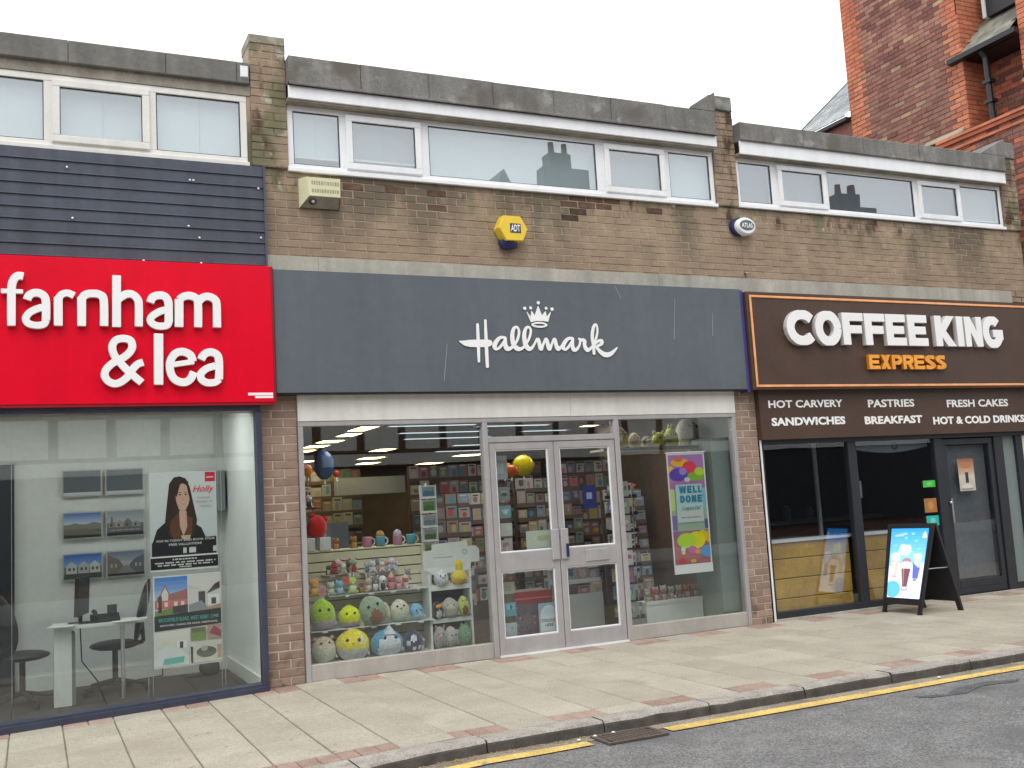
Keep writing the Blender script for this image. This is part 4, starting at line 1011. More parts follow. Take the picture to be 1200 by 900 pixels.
# poster with the house photos
p = empty("window_poster", (-1.255, .085, .255), "property poster with four photos around a black band, hung below the portrait poster", "poster")
W_, H_ = .56, .765
part("poster_sheet", p, "white_laminate", (0, W_, 0, .006, 0, H_))
a = Art(0, 0, W_, H_, -.0005)
a.rect(0, 0, 1, 1, (.70, .72, .70))
a.grad(.62, .985, (.45, .60, .80), (.06, .22, .62), 8, .02, .50)
a.poly([(.02, .72), (.10, .80), (.17, .90), (.24, .80), (.50, .84), (.50, .66), (.02, .64)], (.30, .11, .09)); a.poly([(.12, .80), (.17, .88), (.22, .80), (.21, .72), (.13, .72)], (.65, .60, .56))
a.rect(.02, .64, .50, .73, (.50, .14, .12))
for u in (.06, .16, .30, .40): a.rect(u, .66, u + .05, .71, (.70, .60, .58))
a.poly([(.02, .56), (.02, .62), (.28, .645), (.28, .58)], (.16, .24, .05)); a.poly([(.28, .58), (.28, .66), (.50, .67), (.50, .58)], (.05, .045, .05)); a.rect(.07, .60, .12, .78, (.08, .02, .015))
a.rect(.515, .58, .99, .985, (.58, .58, .55)); a.poly([(.515, .985), (.99, .985), (.99, .87), (.75, .82), (.515, .88)], (.66, .66, .62))
a.rect(.66, .66, .76, .80, (.03, .03, .035)); a.poly([(.515, .58), (.515, .66), (.70, .70), (.80, .62), (.75, .58)], (.26, .28, .29)); a.rect(.80, .64, .97, .76, (.72, .72, .70)); a.rect(.85, .65, .92, .72, (.03, .03, .03)); a.poly([(.70, .60), (.99, .65), (.99, .60), (.80, .58)], (.40, .26, .16))
a.poly([(.78, .77), (.98, .82), (.98, .90), (.90, .87)], (.06, .04, .04))
a.poly([(.01, .40), (.01, .565), (.99, .60), (.99, .43)], (.012, .016, .018))
a.grad(.02, .39, (.50, .50, .46), (.66, .65, .58), 6, .02, .51); a.poly([(.02, .06), (.04, .18), (.18, .24), (.40, .18), (.50, .10), (.50, .02), (.02, .02)], (.60, .64, .66)); a.rect(.33, .20, .47, .28, (.70, .70, .70)); a.rect(.37, .20, .42, .27, (.04, .04, .05))
a.poly([(.12, .03), (.14, .10), (.44, .11), (.42, .04)], (.10, .42, .38)); a.oval(.18, .27, .05, .03, (.62, .60, .40))
a.rect(.53, .265, .76, .405, (.17, .27, .05)); a.rect(.55, .35, .74, .40, (.16, .13, .08)); a.rect(.775, .265, .99, .42, (.40, .26, .22)); a.poly([(.80, .33), (.88, .41), (.98, .35), (.98, .28)], (.26, .05, .06))
a.rect(.53, .02, .99, .25, (.56, .56, .50)); a.oval(.76, .13, .15, .06, (.10, .12, .09)); a.oval(.73, .17, .05, .03, (.40, .38, .30)); a.rect(.53, .02, .56, .20, (.02, .02, .02)); a.rect(.92, .05, .98, .2, (.45, .30, .20))
a.build("poster_print", p)
o = text("poster_words", "BROOKFIELD ROAD, WEST KIRBY, CH48", .04, .53, .375, .412, -.0125, "teal_print", p, .0004, .01)
text("poster_words", "DETACHED, CHARACTER HOME, 4 BEDROOMS", .05, .52, .342, .358, -.0125, "white_letter", p, .0004)

# ceiling panels added out of view to brighten the office
for k, (x, y) in enumerate([(-1.0, .62), (-2.3, .62), (-3.8, .7)]):
    l = empty("ceiling_light", (x, y, 2.559), ["lit ceiling panel above the window posters in the office", "lit ceiling panel above the desk in the office", "lit ceiling panel at the far left of the office"][k], "ceiling light", "ceiling panels of the office")
    part("light_frame", l, "white_upvc", (-.32, .32, -.32, .32, -.008, -.001)); part("diffuser", l, "lamp_white", (-.28, .28, -.28, .28, -.012, -.0085))
# desk, screen, telephone, chairs
d = empty("office_desk", (-1.66, .62, -.035), "white office desk with a panel end close behind the left shop window", "desk")
b = MB(); n = 14
pts = [(-.36, -.08), (.25, -.10)] + [(.25 + .17 * math.sin(math.radians(q)), .08 - .18 * math.cos(math.radians(q))) for q in range(10, 180, 20)] + [(-.36, .32)]
b.add([(x, y, .648) for x, y in pts] + [(x, y, .673) for x, y in pts], [tuple(range(len(pts)))[::-1], tuple(range(len(pts), 2 * len(pts)))] + [(i, (i + 1) % len(pts), len(pts) + (i + 1) % len(pts), len(pts) + i) for i in range(len(pts))], "white_laminate"); b.build("desk_top", d)
part("panel_leg", d, "white_laminate", (-.355, -.215, -.03, .30, .0, .647))
part("modesty_panel", d, "grey_panel", (-.214, -.185, .0, .29, .0, .60))
b = MB(); b.tube((.20, .02, 0), (.20, .02, .648), .017, "steel", 12); b.build("tube_leg", d)
m = empty("computer_screen", (-1.80, .70, .638), "black computer screen seen edge on, standing on the white desk", "monitor")
b = MB(); b.box(-.10, .10, -.07, .07, 0, .012, "black_plastic"); b.tube((0, 0, .012), (0, 0, .12), .018, "black_plastic", 10); b.build("screen_stand", m)
b = MB(); b.box(-.018, .014, -.18, .26, .07, .40, "black_plastic"); o = b.build("screen_panel", m); o.rotation_euler = (0, .04, -.25)
t = empty("desk_telephone", (-1.60, .66, .638), "black desk telephone with its handset beside the screen", "telephone")
b = MB(); b.add([(-.12, -.07, 0), (.12, -.07, 0), (.12, .09, 0), (-.12, .09, 0), (-.12, -.07, .018), (.12, -.07, .018), (.12, .09, .065), (-.12, .09, .065)], [(3, 2, 1, 0), (4, 5, 6, 7), (0, 1, 5, 4), (1, 2, 6, 5), (2, 3, 7, 6), (3, 0, 4, 7)], "black_plastic"); b.build("telephone_base", t)
b = MB(); b.path([(-.09, -.06, .045), (-.08, .0, .075), (-.08, .05, .085), (-.09, .09, .09)], .019, "black_plastic"); b.box(.02, .10, .04, .06, .06, .14, "black_plastic"); b.build("handset", t)
def office_chair(loc, rz, label):
    c = empty("office_chair", loc, label, "office chair", "office chairs", rz)
    b = MB(); b.ball((0, 0, .43), (.23, .22, .045), "black_plastic", 20, 8); b.build("seat", c)
    b = MB(); b.ball((0, 0, 0), (.215, .04, .29), "black_plastic", 20, 12, rot=Matrix.Rotation(-.22, 3, "X")); b.v = [(x, y + .24, z + .72) for x, y, z in b.v]; b.build("backrest", c)
    b = MB(); b.path([(0, .12, .41), (0, .245, .44), (0, .235, .62)], .018, "black_metal"); b.build("back_bar", c)
    b = MB(); b.tube((0, 0, .10), (0, 0, .40), .025, "black_metal", 12); b.build("gas_column", c)
    for k in range(5):
        a_ = 2 * math.pi * k / 5 + .3; x, y = math.cos(a_), math.sin(a_)
        b = MB(); b.tube((0, 0, .12), (x * .28, y * .28, .065), .022, "black_metal", 8, .014); lg = b.build("base_leg", c)
        b = MB(); b.tube((x * .28 - .012, y * .28, .027), (x * .28 + .012, y * .28, .027), .027, "black_plastic", 12); b.build("castor", lg)
    return c
office_chair((-2.26, .86, -.035), 2.3, "black office chair at the left edge of the office window, its back to us")
office_chair((-1.50, 1.0, -.035), -1.75, "black office chair pushed in behind the white desk, beside the posters")
b = MB(); b.ball((0, 0, .08), (.10, .06, .09), "black_plastic", 14, 8, flat=.1, lump=.1); b.path([(-.05, 0, .02), (-.2, .05, .01)], .02, "black_plastic")
tag(b.build("bag", None, (-.62, 1.35, -.034)), "small dark bag on the carpet by the right wall of the office", "bag")
t = empty("wall_socket", (-1.02, 1.70, .22), "small white double socket low on the office back wall", "socket"); part("socket_plate", t, "white_upvc", (-.075, .075, -.012, -.001, 0, .085), c=.003)
b = MB(); b.path([(-1.80, .78, .64), (-1.78, 1.0, .30), (-1.6, 1.3, .02), (-1.02, 1.66, .0), (-1.02, 1.685, .26)], .006, "black_plastic", 6); tag(b.build("cable", None, (0, 0, -.02)), "black cable trailing from the desk to the wall socket in the office", "cable")
for k, (x, y, a_) in enumerate([(-1.45, .60, .2), (-1.93, .62, -.3)]):
    b = MB(); b.box(-.105, .105, -.148, .148, 0, .004 + .004 * k, "white_laminate"); o = tag(b.build("paper_sheet", None, (x, y, .6385)), ["loose white papers at the rounded end of the desk", "white papers at the panel end of the desk"][k], "papers"); o.rotation_euler.z = a_
h = empty("wall_cabinet", (-.56, 1.5, 1.55), "dark grey wall cabinet high on the right of the office", "cabinet")
part("cabinet_body", h, "grey_panel", (-.1, .16, 0, .18, -.0, .42)); part("cabinet_door", h, "grey_panel", (-.095, .155, -.016, -.001, .005, .415), c=.004)
# =================================================================== greeting card shop interior
RB = tag(empty("card_shop_room", (0, 0, 0)), "deep brown card shop interior with lit ceiling panels", kind="structure")
part("floor", RB, "shop_floor", (-.3, 7.2, .07, 14, -.06, -.005))
part("ceiling", RB, "shop_ceiling", (-.3, 7.2, .30, 14, 2.44, 2.50))
part("bulkhead", RB, "shop_ceiling", (.0, 4.87, .07, .30, 2.311, 2.44))
part("side_wall", RB, "shop_wall", (-.33, -.30, .07, 14, -.0, 2.44))
part("side_wall", RB, "grey_panel", (4.873, 4.90, .07, .95, .0, 2.44))
part("side_wall", RB, "shop_wall", (4.873, 4.90, .951, 3.0, .0, 2.44), (4.873, 7.2, 3.0, 3.03, .0, 2.44))
part("side_wall", RB, "shop_wall", (7.17, 7.2, 3.03, 14, .0, 2.44))
part("back_wall", RB, "shop_wall", (-.3, 7.2, 13.97, 14, .0, 2.44))
part("return_panel", RB, "grey_panel", (4.62, 4.86, .13, .155, .146, 2.05), (4.62, 4.64, .155, .5, .0, 2.05))
# ceiling lights: recessed panels, warm ones lit; last three added out of view to brighten the display
LB = ['warm ceiling panel, %s from the window in the left hand row' % q for q in ('first', 'second', 'third', 'fourth', 'fifth')] + ['warm ceiling panel over the middle of the card shop', 'warm ceiling panel far back, right of the long pale board', 'small warm ceiling panel furthest back in the card shop', 'warm ceiling panel far back above the long pale board', 'warm ceiling panel far back at the right', 'warm ceiling panel in the far right rear corner', 'small yellow lit ceiling panel in the fanlight, right side', 'small yellow lit ceiling panel in the middle of the fanlight'] + ['long cool ceiling strip, %s counted from the window' % q for q in ('first', 'third', 'second', 'fifth', 'fourth', 'sixth', 'seventh')] + ['warm ceiling panel right over the slatted display stand', 'warm ceiling panel just inside the double doors', 'warm ceiling panel just inside the right hand window']
for (x, y, w, d, mt) in [(1.36, 2.45, .22, .62, 1), (1.45, 3.35, .22, .5, 1), (1.5, 4.45, .3, .45, 1), (1.55, 5.4, .3, .5, 1), (1.6, 6.4, .3, .5, 1), (3.0, 6.8, .3, .6, 1), (3.55, 9.2, .4, .6, 1), (4.1, 11.2, .4, .6, 1), (2.4, 9.6, .3, .6, 1),
                         (5.6, 9.4, .5, .6, 1), (5.9, 12.4, .5, .6, 1), (4.64, 2.85, .2, .22, 1), (4.3, 4.6, .18, .3, 1), (2.15, 2.2, 1.1, .12, 0), (2.7, 3.3, 1.2, .14, 0), (3.35, 2.5, 1.0, .14, 0), (3.2, 4.4, 1.3, .16, 0), (4.3, 3.5, .7, .14, 0), (4.6, 6.2, 1.2, .2, 0), (4.9, 7.8, 1.2, .2, 0), (.9, .72, .5, .5, 2), (2.6, .72, .5, .5, 2), (4.0, .85, .5, .5, 2)]:
    l = empty("ceiling_light", (x, y, 2.44), LB.pop(0), "ceiling light", "%s ceiling lights of the card shop" % ("warm" if mt else "cool"))
    part("light_frame", l, "white_upvc", *[(a, b_, c, d_, -.012, -.001) for (a, b_, c, d_) in [(-w / 2 - .02, w / 2 + .02, -d / 2 - .02, -d / 2), (-w / 2 - .02, w / 2 + .02, d / 2, d / 2 + .02), (-w / 2 - .02, -w / 2, -d / 2, d / 2), (w / 2, w / 2 + .02, -d / 2, d / 2)]])
    part("diffuser", l, ("lamp_cool", "lamp_warm", "lamp_front")[mt], (-w / 2 + .001, w / 2 - .001, -d / 2 + .001, d / 2 - .001, -.008, -.001))

CARDCOL = [(.55, .52, .45), (.40, .28, .20), (.20, .24, .28), (.62, .60, .55), (.45, .20, .22), (.25, .33, .30), (.60, .50, .30), (.15, .13, .14), (.50, .42, .45), (.30, .38, .48)]
def card_art(a, r, u0, v0, u1, v1):
    base = r.choice(CARDCOL); a.rect(u0, v0, u1, v1, base)
    du, dv = u1 - u0, v1 - v0; c = r.choice(CARDCOL + [(.65, .12, .12), (.10, .35, .55), (.65, .50, .08), (.12, .35, .15), (.60, .30, .42)])
    a.oval(u0 + du * r.uniform(.35, .65), v0 + dv * r.uniform(.35, .6), du * r.uniform(.18, .33), dv * r.uniform(.15, .3), c, n=10)
    a.rect(u0 + du * .2, v0 + dv * .78, u1 - du * .2, v0 + dv * .88, r.choice([(.7, .7, .68), (.08, .08, .10), c])); a.k -= 3

def card_rack(x, y, w, h, rows, cols, rz, label, seed, body="shop_wall", base=.35):
    """a tiered wall rack full of greeting cards"""
    t = empty("card_rack", (x, y, 0), label, "card rack", "card racks inside the shop", rz)
    part("rack_body", t, body, (0, w, .12, .16, 0, h), (0, w, .0, .119, 0, base))
    r = random.Random(seed)
    for k in range(rows):
        z = base + k * (h - base) / rows; y0 = .015 + .10 * k / rows
        part("rack_tier", t, body, (0, w, y0 - .01, .118, z, z + .02), (0, w, y0 - .014, y0 - .0105, z, z + .05))
    a = Art(0, 0, w, h, 0); cw, chh = 1 / cols, (h - base) / h / rows
    for k in range(rows):
        a.y = .008 + .10 * k / rows; a.k = 0
        for c in range(cols):
            v0 = base / h + k * chh + .022 / h; m = r.uniform(.0, .07)
            a.k = 0; card_art(a, r, (c + m) * cw, v0, (c + 1 - m) * cw, v0 + chh * r.uniform(.70, 1.02))
    tag(a.build("greeting_cards", t), kind="stuff")
    return t
card_rack(2.2, 3.2, 1.9, 2.0, 8, 14, 0, "long rack of muted cards across the middle of the card shop", 1)
card_rack(4.05, 1.5, .55, 1.55, 7, 4, 0, "narrow rack of brownish cards left of the grey panel", 2)
card_rack(3.1, 1.9, .95, 1.75, 8, 7, .15, "rack of brown and cream cards seen through the right door", 3)
card_rack(2.1, 1.5, .75, 1.60, 7, 6, .1, "rack of cards behind the left door", 4)
card_rack(3.75, 2.3, 1.05, 1.95, 8, 8, 0, "rack of mixed dark cards behind the hanging banner", 14)
card_rack(1.72, 1.15, .42, 1.60, 8, 3, -.1, "rack of grey cards at the right end of the first window", 5)
card_rack(-.15, 5.5, 2.4, 2.1, 8, 16, 0, "far rack of cards at the left rear of the shop", 6)
card_rack(4.3, 6.5, 2.6, 2.1, 8, 16, 0, "far rack of cards at the right rear of the shop", 7)
card_rack(3.15, 1.25, .62, .83, 3, 4, 0, "low white stand of cards behind the right door's lower glass", 8, "white_laminate", .34)
o = part("display_board", None, "blind_pale", (1.30, 2.25, 3.6, 3.63, 1.68, 1.90)); tag(o, "long pale board hanging over the shop floor beneath the ceiling lights", "sign board")
o = part("counter_screen", None, "blind_grey", (.46, .98, 1.9, 2.0, 1.08, 1.36)); tag(o, "grey back of a till screen behind the row of mugs", "till screen")

# orange and yellow foil balloons hanging over the racks, blue and orange ones by the left window
def balloon(x, y, z, r_, col, label, sq=1.0):
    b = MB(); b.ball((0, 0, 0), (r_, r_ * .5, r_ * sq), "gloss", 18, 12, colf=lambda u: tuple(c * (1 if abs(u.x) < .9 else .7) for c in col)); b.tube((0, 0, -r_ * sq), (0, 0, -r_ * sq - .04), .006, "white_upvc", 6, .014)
    b.path([(0, 0, -r_ * sq - .03), (.01, 0, -r_ * sq - .16)], .0015, "white_upvc", 4)
    return tag(b.build("balloon", None, (x, y, z)), label, "balloon", "balloons in the card shop")
balloon(.47, .9, 1.95, .105, (.02, .07, .18), "dark blue balloon near the top left of the first window", 1.4)
balloon(.29, .85, 1.90, .05, (.75, .25, .02), "small orange balloon at the far left of the first window", 1.2)
balloon(.62, 1.0, 1.86, .035, (.45, .03, .02), "tiny dark red balloon right of the dark blue one")
balloon(2.50, 1.0, 1.83, .10, (.55, .15, .01), "orange balloon behind the left door, next to the yellow one", .8)
balloon(2.44, .7, 1.80, .08, (.50, .08, .01), "deep orange balloon low behind the left door", .8)
balloon(2.68, .9, 1.86, .13, (.50, .40, .0), "large yellow balloon behind the left door", .9)
balloon(2.9, 1.2, 1.88, .07, (.45, .50, .05), "olive yellow balloon between the two doors", .7)

# ---- display stand with slatted front
ST = empty("display_stand", (.16, .66, 0), "pale slatted display stand behind the first window, shelves full of plush toys", "display stand")
b = MB(); b.box(.0, 1.215, .045, .075, .05, 1.095, "groove_dark"); b.box(-.01, 1.235, .02, .30, 1.096, 1.112, "slatwall", .003); b.build("stand_back", ST)
for k in range(11):
    z = .07 + k * .0935; part("slat", ST, "slatwall", (.0, 1.215, .03, .046, z, min(z + .083, 1.093)), c=.004)
part("end_post", ST, "slatwall", (1.216, 1.24, .02, .29, .05, 1.095)); part("plinth", ST, "dark_carpet", (0, 1.24, .05, .29, 0, .05))
for (z, x0, x1, d) in ((.385, .0, 1.215, .30), (.690, .20, 1.215, .22), (.885, .18, .52, .16), (.875, .57, .95, .16), (.09, .0, 1.215, .40)):
    part("shelf", ST, "clear_plastic" if z > .4 else "white_laminate", (x0, x1, .03 - d, .029, z - .008, z)); 

r = random.Random(31)          # shelf edge price strips
for (z, xs) in ((.385, 5), (.690, 5), (.885, 2), (.875, 2)):
    for k in range(xs):
        x = (.1 + k * .235) if xs == 5 else (.22 + k * .17 if z == .885 else .62 + k * .18)
        d = {.385: .30, .690: .22, .885: .16, .875: .16}[z]
        part("price_label", ST, "white_laminate", (x + r.uniform(0, .04), x + .05 + r.uniform(0, .02), .03 - d - .003, .03 - d - .0005, z - .022, z - .001))
EYE = (.01, .01, .012)
def plush(x, y, z, w, h, d, top, bot, split, label, ears=None, belly=None, eyes=True, cat="plush toy", muzzle=None, group="plush toys in the window", eye_z=.62, ear_col=None, spots=None, face=None):
    t = empty("plush_toy", (x, y, z), label, cat, group)
    def colf(u):
        if belly and u.y < -.2 and (u.x / belly[1]) ** 2 + ((u.z - belly[2]) / belly[3]) ** 2 < 1: return belly[0]
        if spots:
            for (sx, sz, sr, sc) in spots:
                if u.y < .1 and (u.x - sx) ** 2 + (u.z - sz) ** 2 < sr * sr: return sc
        return top if u.z > split + .05 * math.sin(u.x * 9) else bot
    b = MB(); b.ball((0, 0, h * .46), (w / 2, d / 2, h * .54), "plush", 30, 24, colf, flat=.16, lump=.05)
    b.build("body", t)
    b = MB(); k = random.Random(int(x * 977 + z * 31)); b.box(-.011, .011, -.002, .002, -.018, .018, "white_laminate"); o = b.build("care_tag", t, (w * .46, -d * .18, h * .20)); o.rotation_euler = (.3, k.uniform(-.5, .5), -.6)
    t.rotation_euler = (0, k.uniform(-.06, .06), k.uniform(-.22, .22))
    if eyes:
        for s in (-1, 1):
            ex = s * w * .17; uz = (h * eye_z - h * .46) / (h * .54); uy = math.sqrt(max(.05, 1 - uz * uz - (ex / (w / 2)) ** 2))
            b = MB(); b.ball((ex, -d / 2 * uy, h * eye_z), (w * .055, .008, w * .062), "gloss", 10, 8, lambda u: EYE); b.build("eye", t)
    if muzzle:
        b = MB(); b.ball((0, -d / 2 * .96, h * (eye_z - .09)), (w * muzzle[1], d * .07, h * muzzle[2]), "plush", 12, 8, lambda u: muzzle[0]); b.build("muzzle", t)
    if ears:
        for s in (-1, 1):
            b = MB(); b.ball((s * w * ears[0], 0, h * ears[1]), (w * ears[2], d * .10, h * ears[3]), "plush", 12, 8, lambda u: ear_col or top); b.build("ear", t)
    return t
LIL = (.48, .40, .50); CRM = (.62, .60, .50)
plush(.285, .44, .096, .225, .235, .2, (.62, .50, .38), (.60, .62, .50), .35, "cream round plush with a peach face, bottom left corner of the first window", ears=(.36, .93, .10, .08), eye_z=.76)
plush(.55, .42, .094, .315, .28, .26, (.78, .68, .03), (.64, .66, .66), -.15, "big yellow and white round plush chick on the bottom shelf", eye_z=.66, muzzle=((.8, .35, .05), .045, .03), spots=[(.45, .35, .22, (.72, .68, .45))])
t = plush(.885, .42, .094, .32, .24, .24, (.06, .30, .48), (.62, .70, .74), -2, "large blue and white plush ray with a pale belly, bottom shelf", belly=((.60, .68, .74), .72, -.25, .95), eye_z=.70)
b = MB(); b.add([(-.06, -.10, .20), (.06, -.10, .20), (0, -.07, .29), (-.05, .02, .20), (.05, .02, .20)], [(0, 1, 2), (1, 4, 2), (4, 3, 2), (3, 0, 2)], "plush", (.60, .68, .74)); b.build("snout", t)
t = plush(1.155, .44, .096, .20, .20, .16, (.03, .04, .12), (.03, .04, .12), 0, "navy plush with pale pink patches at the right end of the bottom shelf", eyes=False, spots=[(0, .35, .32, (.60, .68, .72)), (-.5, -.1, .2, (.6, .6, .66)), (.1, -.55, .2, (.65, .5, .6)), (.55, -.4, .18, (.6, .6, .66))], ears=(.5, .5, .10, .1), ear_col=(.6, .5, .56))
plush(.285, .45, .394, .245, .275, .2, (.36, .56, .03), LIL, -.30, "tall lime green and lilac plush, left end of the middle shelf", eye_z=.66, muzzle=((.7, .5, .05), .04, .025))
plush(.545, .45, .394, .215, .190, .18, (.66, .76, .0), LIL, -.40, "small bright yellow and pink plush chick on the middle shelf", eye_z=.66, muzzle=((.8, .4, .05), .045, .03), ears=(.06, 1.02, .05, .06))
t = plush(.80, .43, .390, .27, .275, .2, (.28, .36, .26), (.26, .33, .24), -.3, "sage green hooded plush with a brown front, tilted on the middle shelf", belly=((.25, .11, .05), .42, -.32, .52), eye_z=.70, ears=(-.5, .3, .12, .32), ear_col=(.62, .52, .36)); t.rotation_euler = (0, -.28, 0)
plush(1.045, .45, .394, .19, .205, .17, (.60, .58, .46), (.56, .60, .50), 0, "small cream plush sitting right of the sage green one", eye_z=.72, muzzle=((.55, .35, .3), .08, .03))
plush(1.215, .45, .394, .145, .150, .14, (.18, .42, .60), (.35, .60, .68), -.2, "pale blue curled up plush at the right end of the middle shelf", eye_z=.6, spots=[(.2, -.3, .4, (.45, .66, .70))])

def small_toy(x, y, z, h, c1, c2, label, kind="bear"):
    """little soft toy or figure: body, head and ears or a hat"""
    t = empty("soft_toy", (x, y, z), label, "soft toy", "little soft toys in the window")
    b = MB(); b.ball((0, 0, h * .27), (h * .27, h * .22, h * .29), "plush", 14, 10, lambda u: c1 if u.y > -.6 else c2, flat=.12); b.build("body", t)
    b = MB(); b.ball((0, -.01, h * .66), (h * .25, h * .22, h * .24), "plush", 14, 10, lambda u: c1); b.build("head", t)
    if kind == "hat":
        b = MB(); b.lathe((0, -.01, h * .78), [(h * .2, 0), (h * .15, h * .1), (h * .02, h * .26)], "plush", 12, col=c2); b.build("hat", t)
    else:
        for s in (-1, 1):
            e = {"bear": (.19, .86, .08, .08), "rabbit": (.10, 1.0, .055, .2)}[kind]
            b = MB(); b.ball((s * h * e[0], 0, h * e[1]), (h * e[2], h * .05, h * e[3]), "plush", 8, 6, lambda u: c2 if u.y < -.3 else c1); b.build("ear", t)
    b = MB(); b.ball((0, -h * .23, h * .60), (h * .10, h * .05, h * .075), "plush", 8, 6, lambda u: c2); b.build("muzzle", t)
    for s in (-1, 1):
        b = MB(); b.ball((s * h * .09, -h * .215, h * .70), h * .026, "gloss", 6, 4, lambda u: EYE); b.build("eye", t)
        b = MB(); b.ball((s * h * .22, -h * .14, h * .08), (h * .10, h * .14, h * .08), "plush", 8, 6, lambda u: c1); b.build("foot", t)
    return t
TOYS = [(.222, .5, .695, .15, (.62, .28, .03), (.75, .48, .10), "golden orange small toy at the far left above the lime plush", "bear"),
        (.385, .5, .695, .115, (.42, .52, .40), (.60, .62, .45), "small sage and cream toy left of the blue elephant", "bear"),
        (.47, .49, .695, .12, (.12, .38, .56), (.40, .62, .70), "small blue elephant-like toy on the upper shelf", "bear"),
        (.595, .5, .695, .14, (.42, .58, .06), (.70, .72, .62), "lime and white upright small toy", "rabbit"),
        (.685, .5, .695, .10, (.20, .08, .03), (.40, .24, .12), "dark brown small bear on the upper shelf", "bear"),
        (.755, .5, .695, .12, (.45, .35, .24), (.62, .55, .42), "tan small toy right of the dark brown bear", "rabbit"),
        (.82, .5, .695, .13, (.10, .16, .13), (.60, .62, .60), "dark green and white small toy on the upper shelf", "bear"),
        (.895, .5, .695, .13, (.66, .68, .66), (.05, .05, .05), "white small bear with black ears on the upper shelf", "bear"),
        (.985, .5, .695, .13, (.40, .08, .10), (.60, .30, .30), "deep red small toy, left of the pink one", "hat"),
        (1.06, .5, .695, .10, (.55, .26, .28), (.70, .45, .45), "pink small toy with light muzzle on the upper shelf", "bear"),
        (1.13, .5, .695, .11, (.45, .12, .15), (.60, .45, .45), "raspberry small toy near the right end of the upper shelf", "hat"),
        (1.17, .54, .77, .10, (.25, .22, .20), (.42, .38, .34), "grey brown small toy hanging at the right of the slats", "bear")]
r = random.Random(11)
cl = [(.10, .14, .09), (.42, .06, .08), (.60, .40, .42), (.62, .62, .58), (.25, .08, .06), (.34, .40, .30), (.50, .48, .52)]
nm = ["dark green", "crimson", "pale pink", "white", "maroon", "grey green", "lilac grey"]
for i in range(6): TOYS.append((.385 + i * .047, .56 - (i % 2) * .03, .885, .085 + .02 * (i % 3), cl[i], cl[(i + 3) % 7], "%s tiny toy in the left cluster on the top slats, number of colours around it" % nm[i], "hat" if i % 3 == 1 else "bear"))
cl2 = [(.35, .42, .50), (.60, .64, .66), (.18, .22, .26), (.66, .60, .58), (.58, .32, .32), (.64, .62, .64), (.55, .48, .50)]
nm2 = ["steel blue", "white", "slate dark", "cream", "rose pink", "off white", "mauve"]
for i in range(7): TOYS.append((.765 + i * .048, .56 - (i % 2) * .03, .875, .085 + .015 * (i % 3), cl2[i], cl2[(i + 2) % 7], "%s tiny toy in the right cluster on the top slats" % nm2[i], "bear"))
for q in TOYS: small_toy(*q[:3], q[3] * 1.22, *q[4:6], q[6].replace(", number of colours around it", ""), q[7])
# little cards standing by the toys
for (x, z, w, h, c, lb) in [(.297, .695, .066, .10, (.55, .25, .30), "pink card standing by the golden orange toy"), (.525, .785, .07, .07, (.55, .06, .06), "square red card above the blue toy"), (1.175, .70, .10, .028, (.70, .70, .68), "white price strip at the right end of the upper shelf")]:
    b = MB(); b.box(-w / 2, w / 2, 0, .004, 0, h, "print", col=c); b.box(-w * .3, w * .3, -.001, -.0002, h * .3, h * .7, "print", col=tuple(v * .7 for v in c)); tag(b.build("small_card", None, (x, .47, z)), lb, "card")

# on top of the stand
TZ = 1.113
for (x, w, lb) in [(.245, .095, "plain white gift box at the far left on top of the slatted stand"), (.395, .11, "white gift box beside the orange bear on top of the stand")]:
    t = empty("gift_box", (x, .72, TZ), lb, "gift box"); part("box_body", t, "white_laminate", (-w / 2, w / 2, -.05, .05, 0, .125), c=.003)
    b = MB(); b.add([(-w * .5, -.0502, .0), (w * .1, -.0502, .0), (-w * .5, -.0502, .10)], [(0, 1, 2)], "grey_wall"); b.build("box_print", t)
small_toy(.51, .72, TZ, .12, (.42, .15, .03), (.60, .32, .10), "orange brown toy bear between the white box and the mugs", "bear")
small_toy(.69, .72, TZ, .125, (.46, .17, .03), (.62, .36, .12), "second orange bear, just left of the first pink mug", "bear")
def mug(x, c, lb, fill=None):
    t = empty("mug", (x, .72, TZ), lb, "mug", "mugs on top of the slatted stand")
    b = MB(); b.lathe((0, 0, 0), [(.036, 0), (.046, .006), (.048, .09), (.046, .10), (.040, .098), (.038, .03)], "gloss", 20, col=c); b.build("mug_body", t)
    b = MB(); pts = [(.045 + .032 * math.sin(math.radians(q)), 0, .05 - .033 * math.cos(math.radians(q))) for q in range(0, 181, 20)]
    b.path(pts, .007, "white_upvc" if fill else "mug_handle"); b.build("mug_handle", t)
    if fill:
        b = MB(); b.ball((0, 0, .11), (.042, .042, .045), "plush", 14, 10, lambda u: fill); b.build("toy_in_mug", t)
M("mug_handle", (.55, .55, .5), .4)
mug(.83, (.55, .24, .34), "dusty pink mug, leftmost mug on the stand")
mug(.965, (.14, .36, .42), "teal mug holding an orange ball shaped toy", (.52, .28, .09))
mug(1.145, (.50, .25, .34), "pink mug holding a small lilac toy", (.50, .42, .56))
mug(1.285, (.12, .36, .44), "empty teal mug at the right end of the stand")
# red plush and shelf behind
sh = part("small_shelf", None, "black_plastic", (.18, .40, .80, .95, 1.515, 1.53)); tag(sh, "short dark shelf at the left edge of the first window", "shelf")
t = plush(.32, .80, 1.235, .20, .22, .16, (.55, .008, .012), (.50, .006, .01), 0, "bright red plush heap resting on the boxes at the window's left edge", eyes=False, ears=(.3, .9, .2, .15)); t.rotation_euler = (0, .25, 0)
small_toy(.29, .86, 1.53, .14, (.66, .66, .66), (.05, .05, .05), "white toy dog on the short dark shelf at the left", "rabbit")

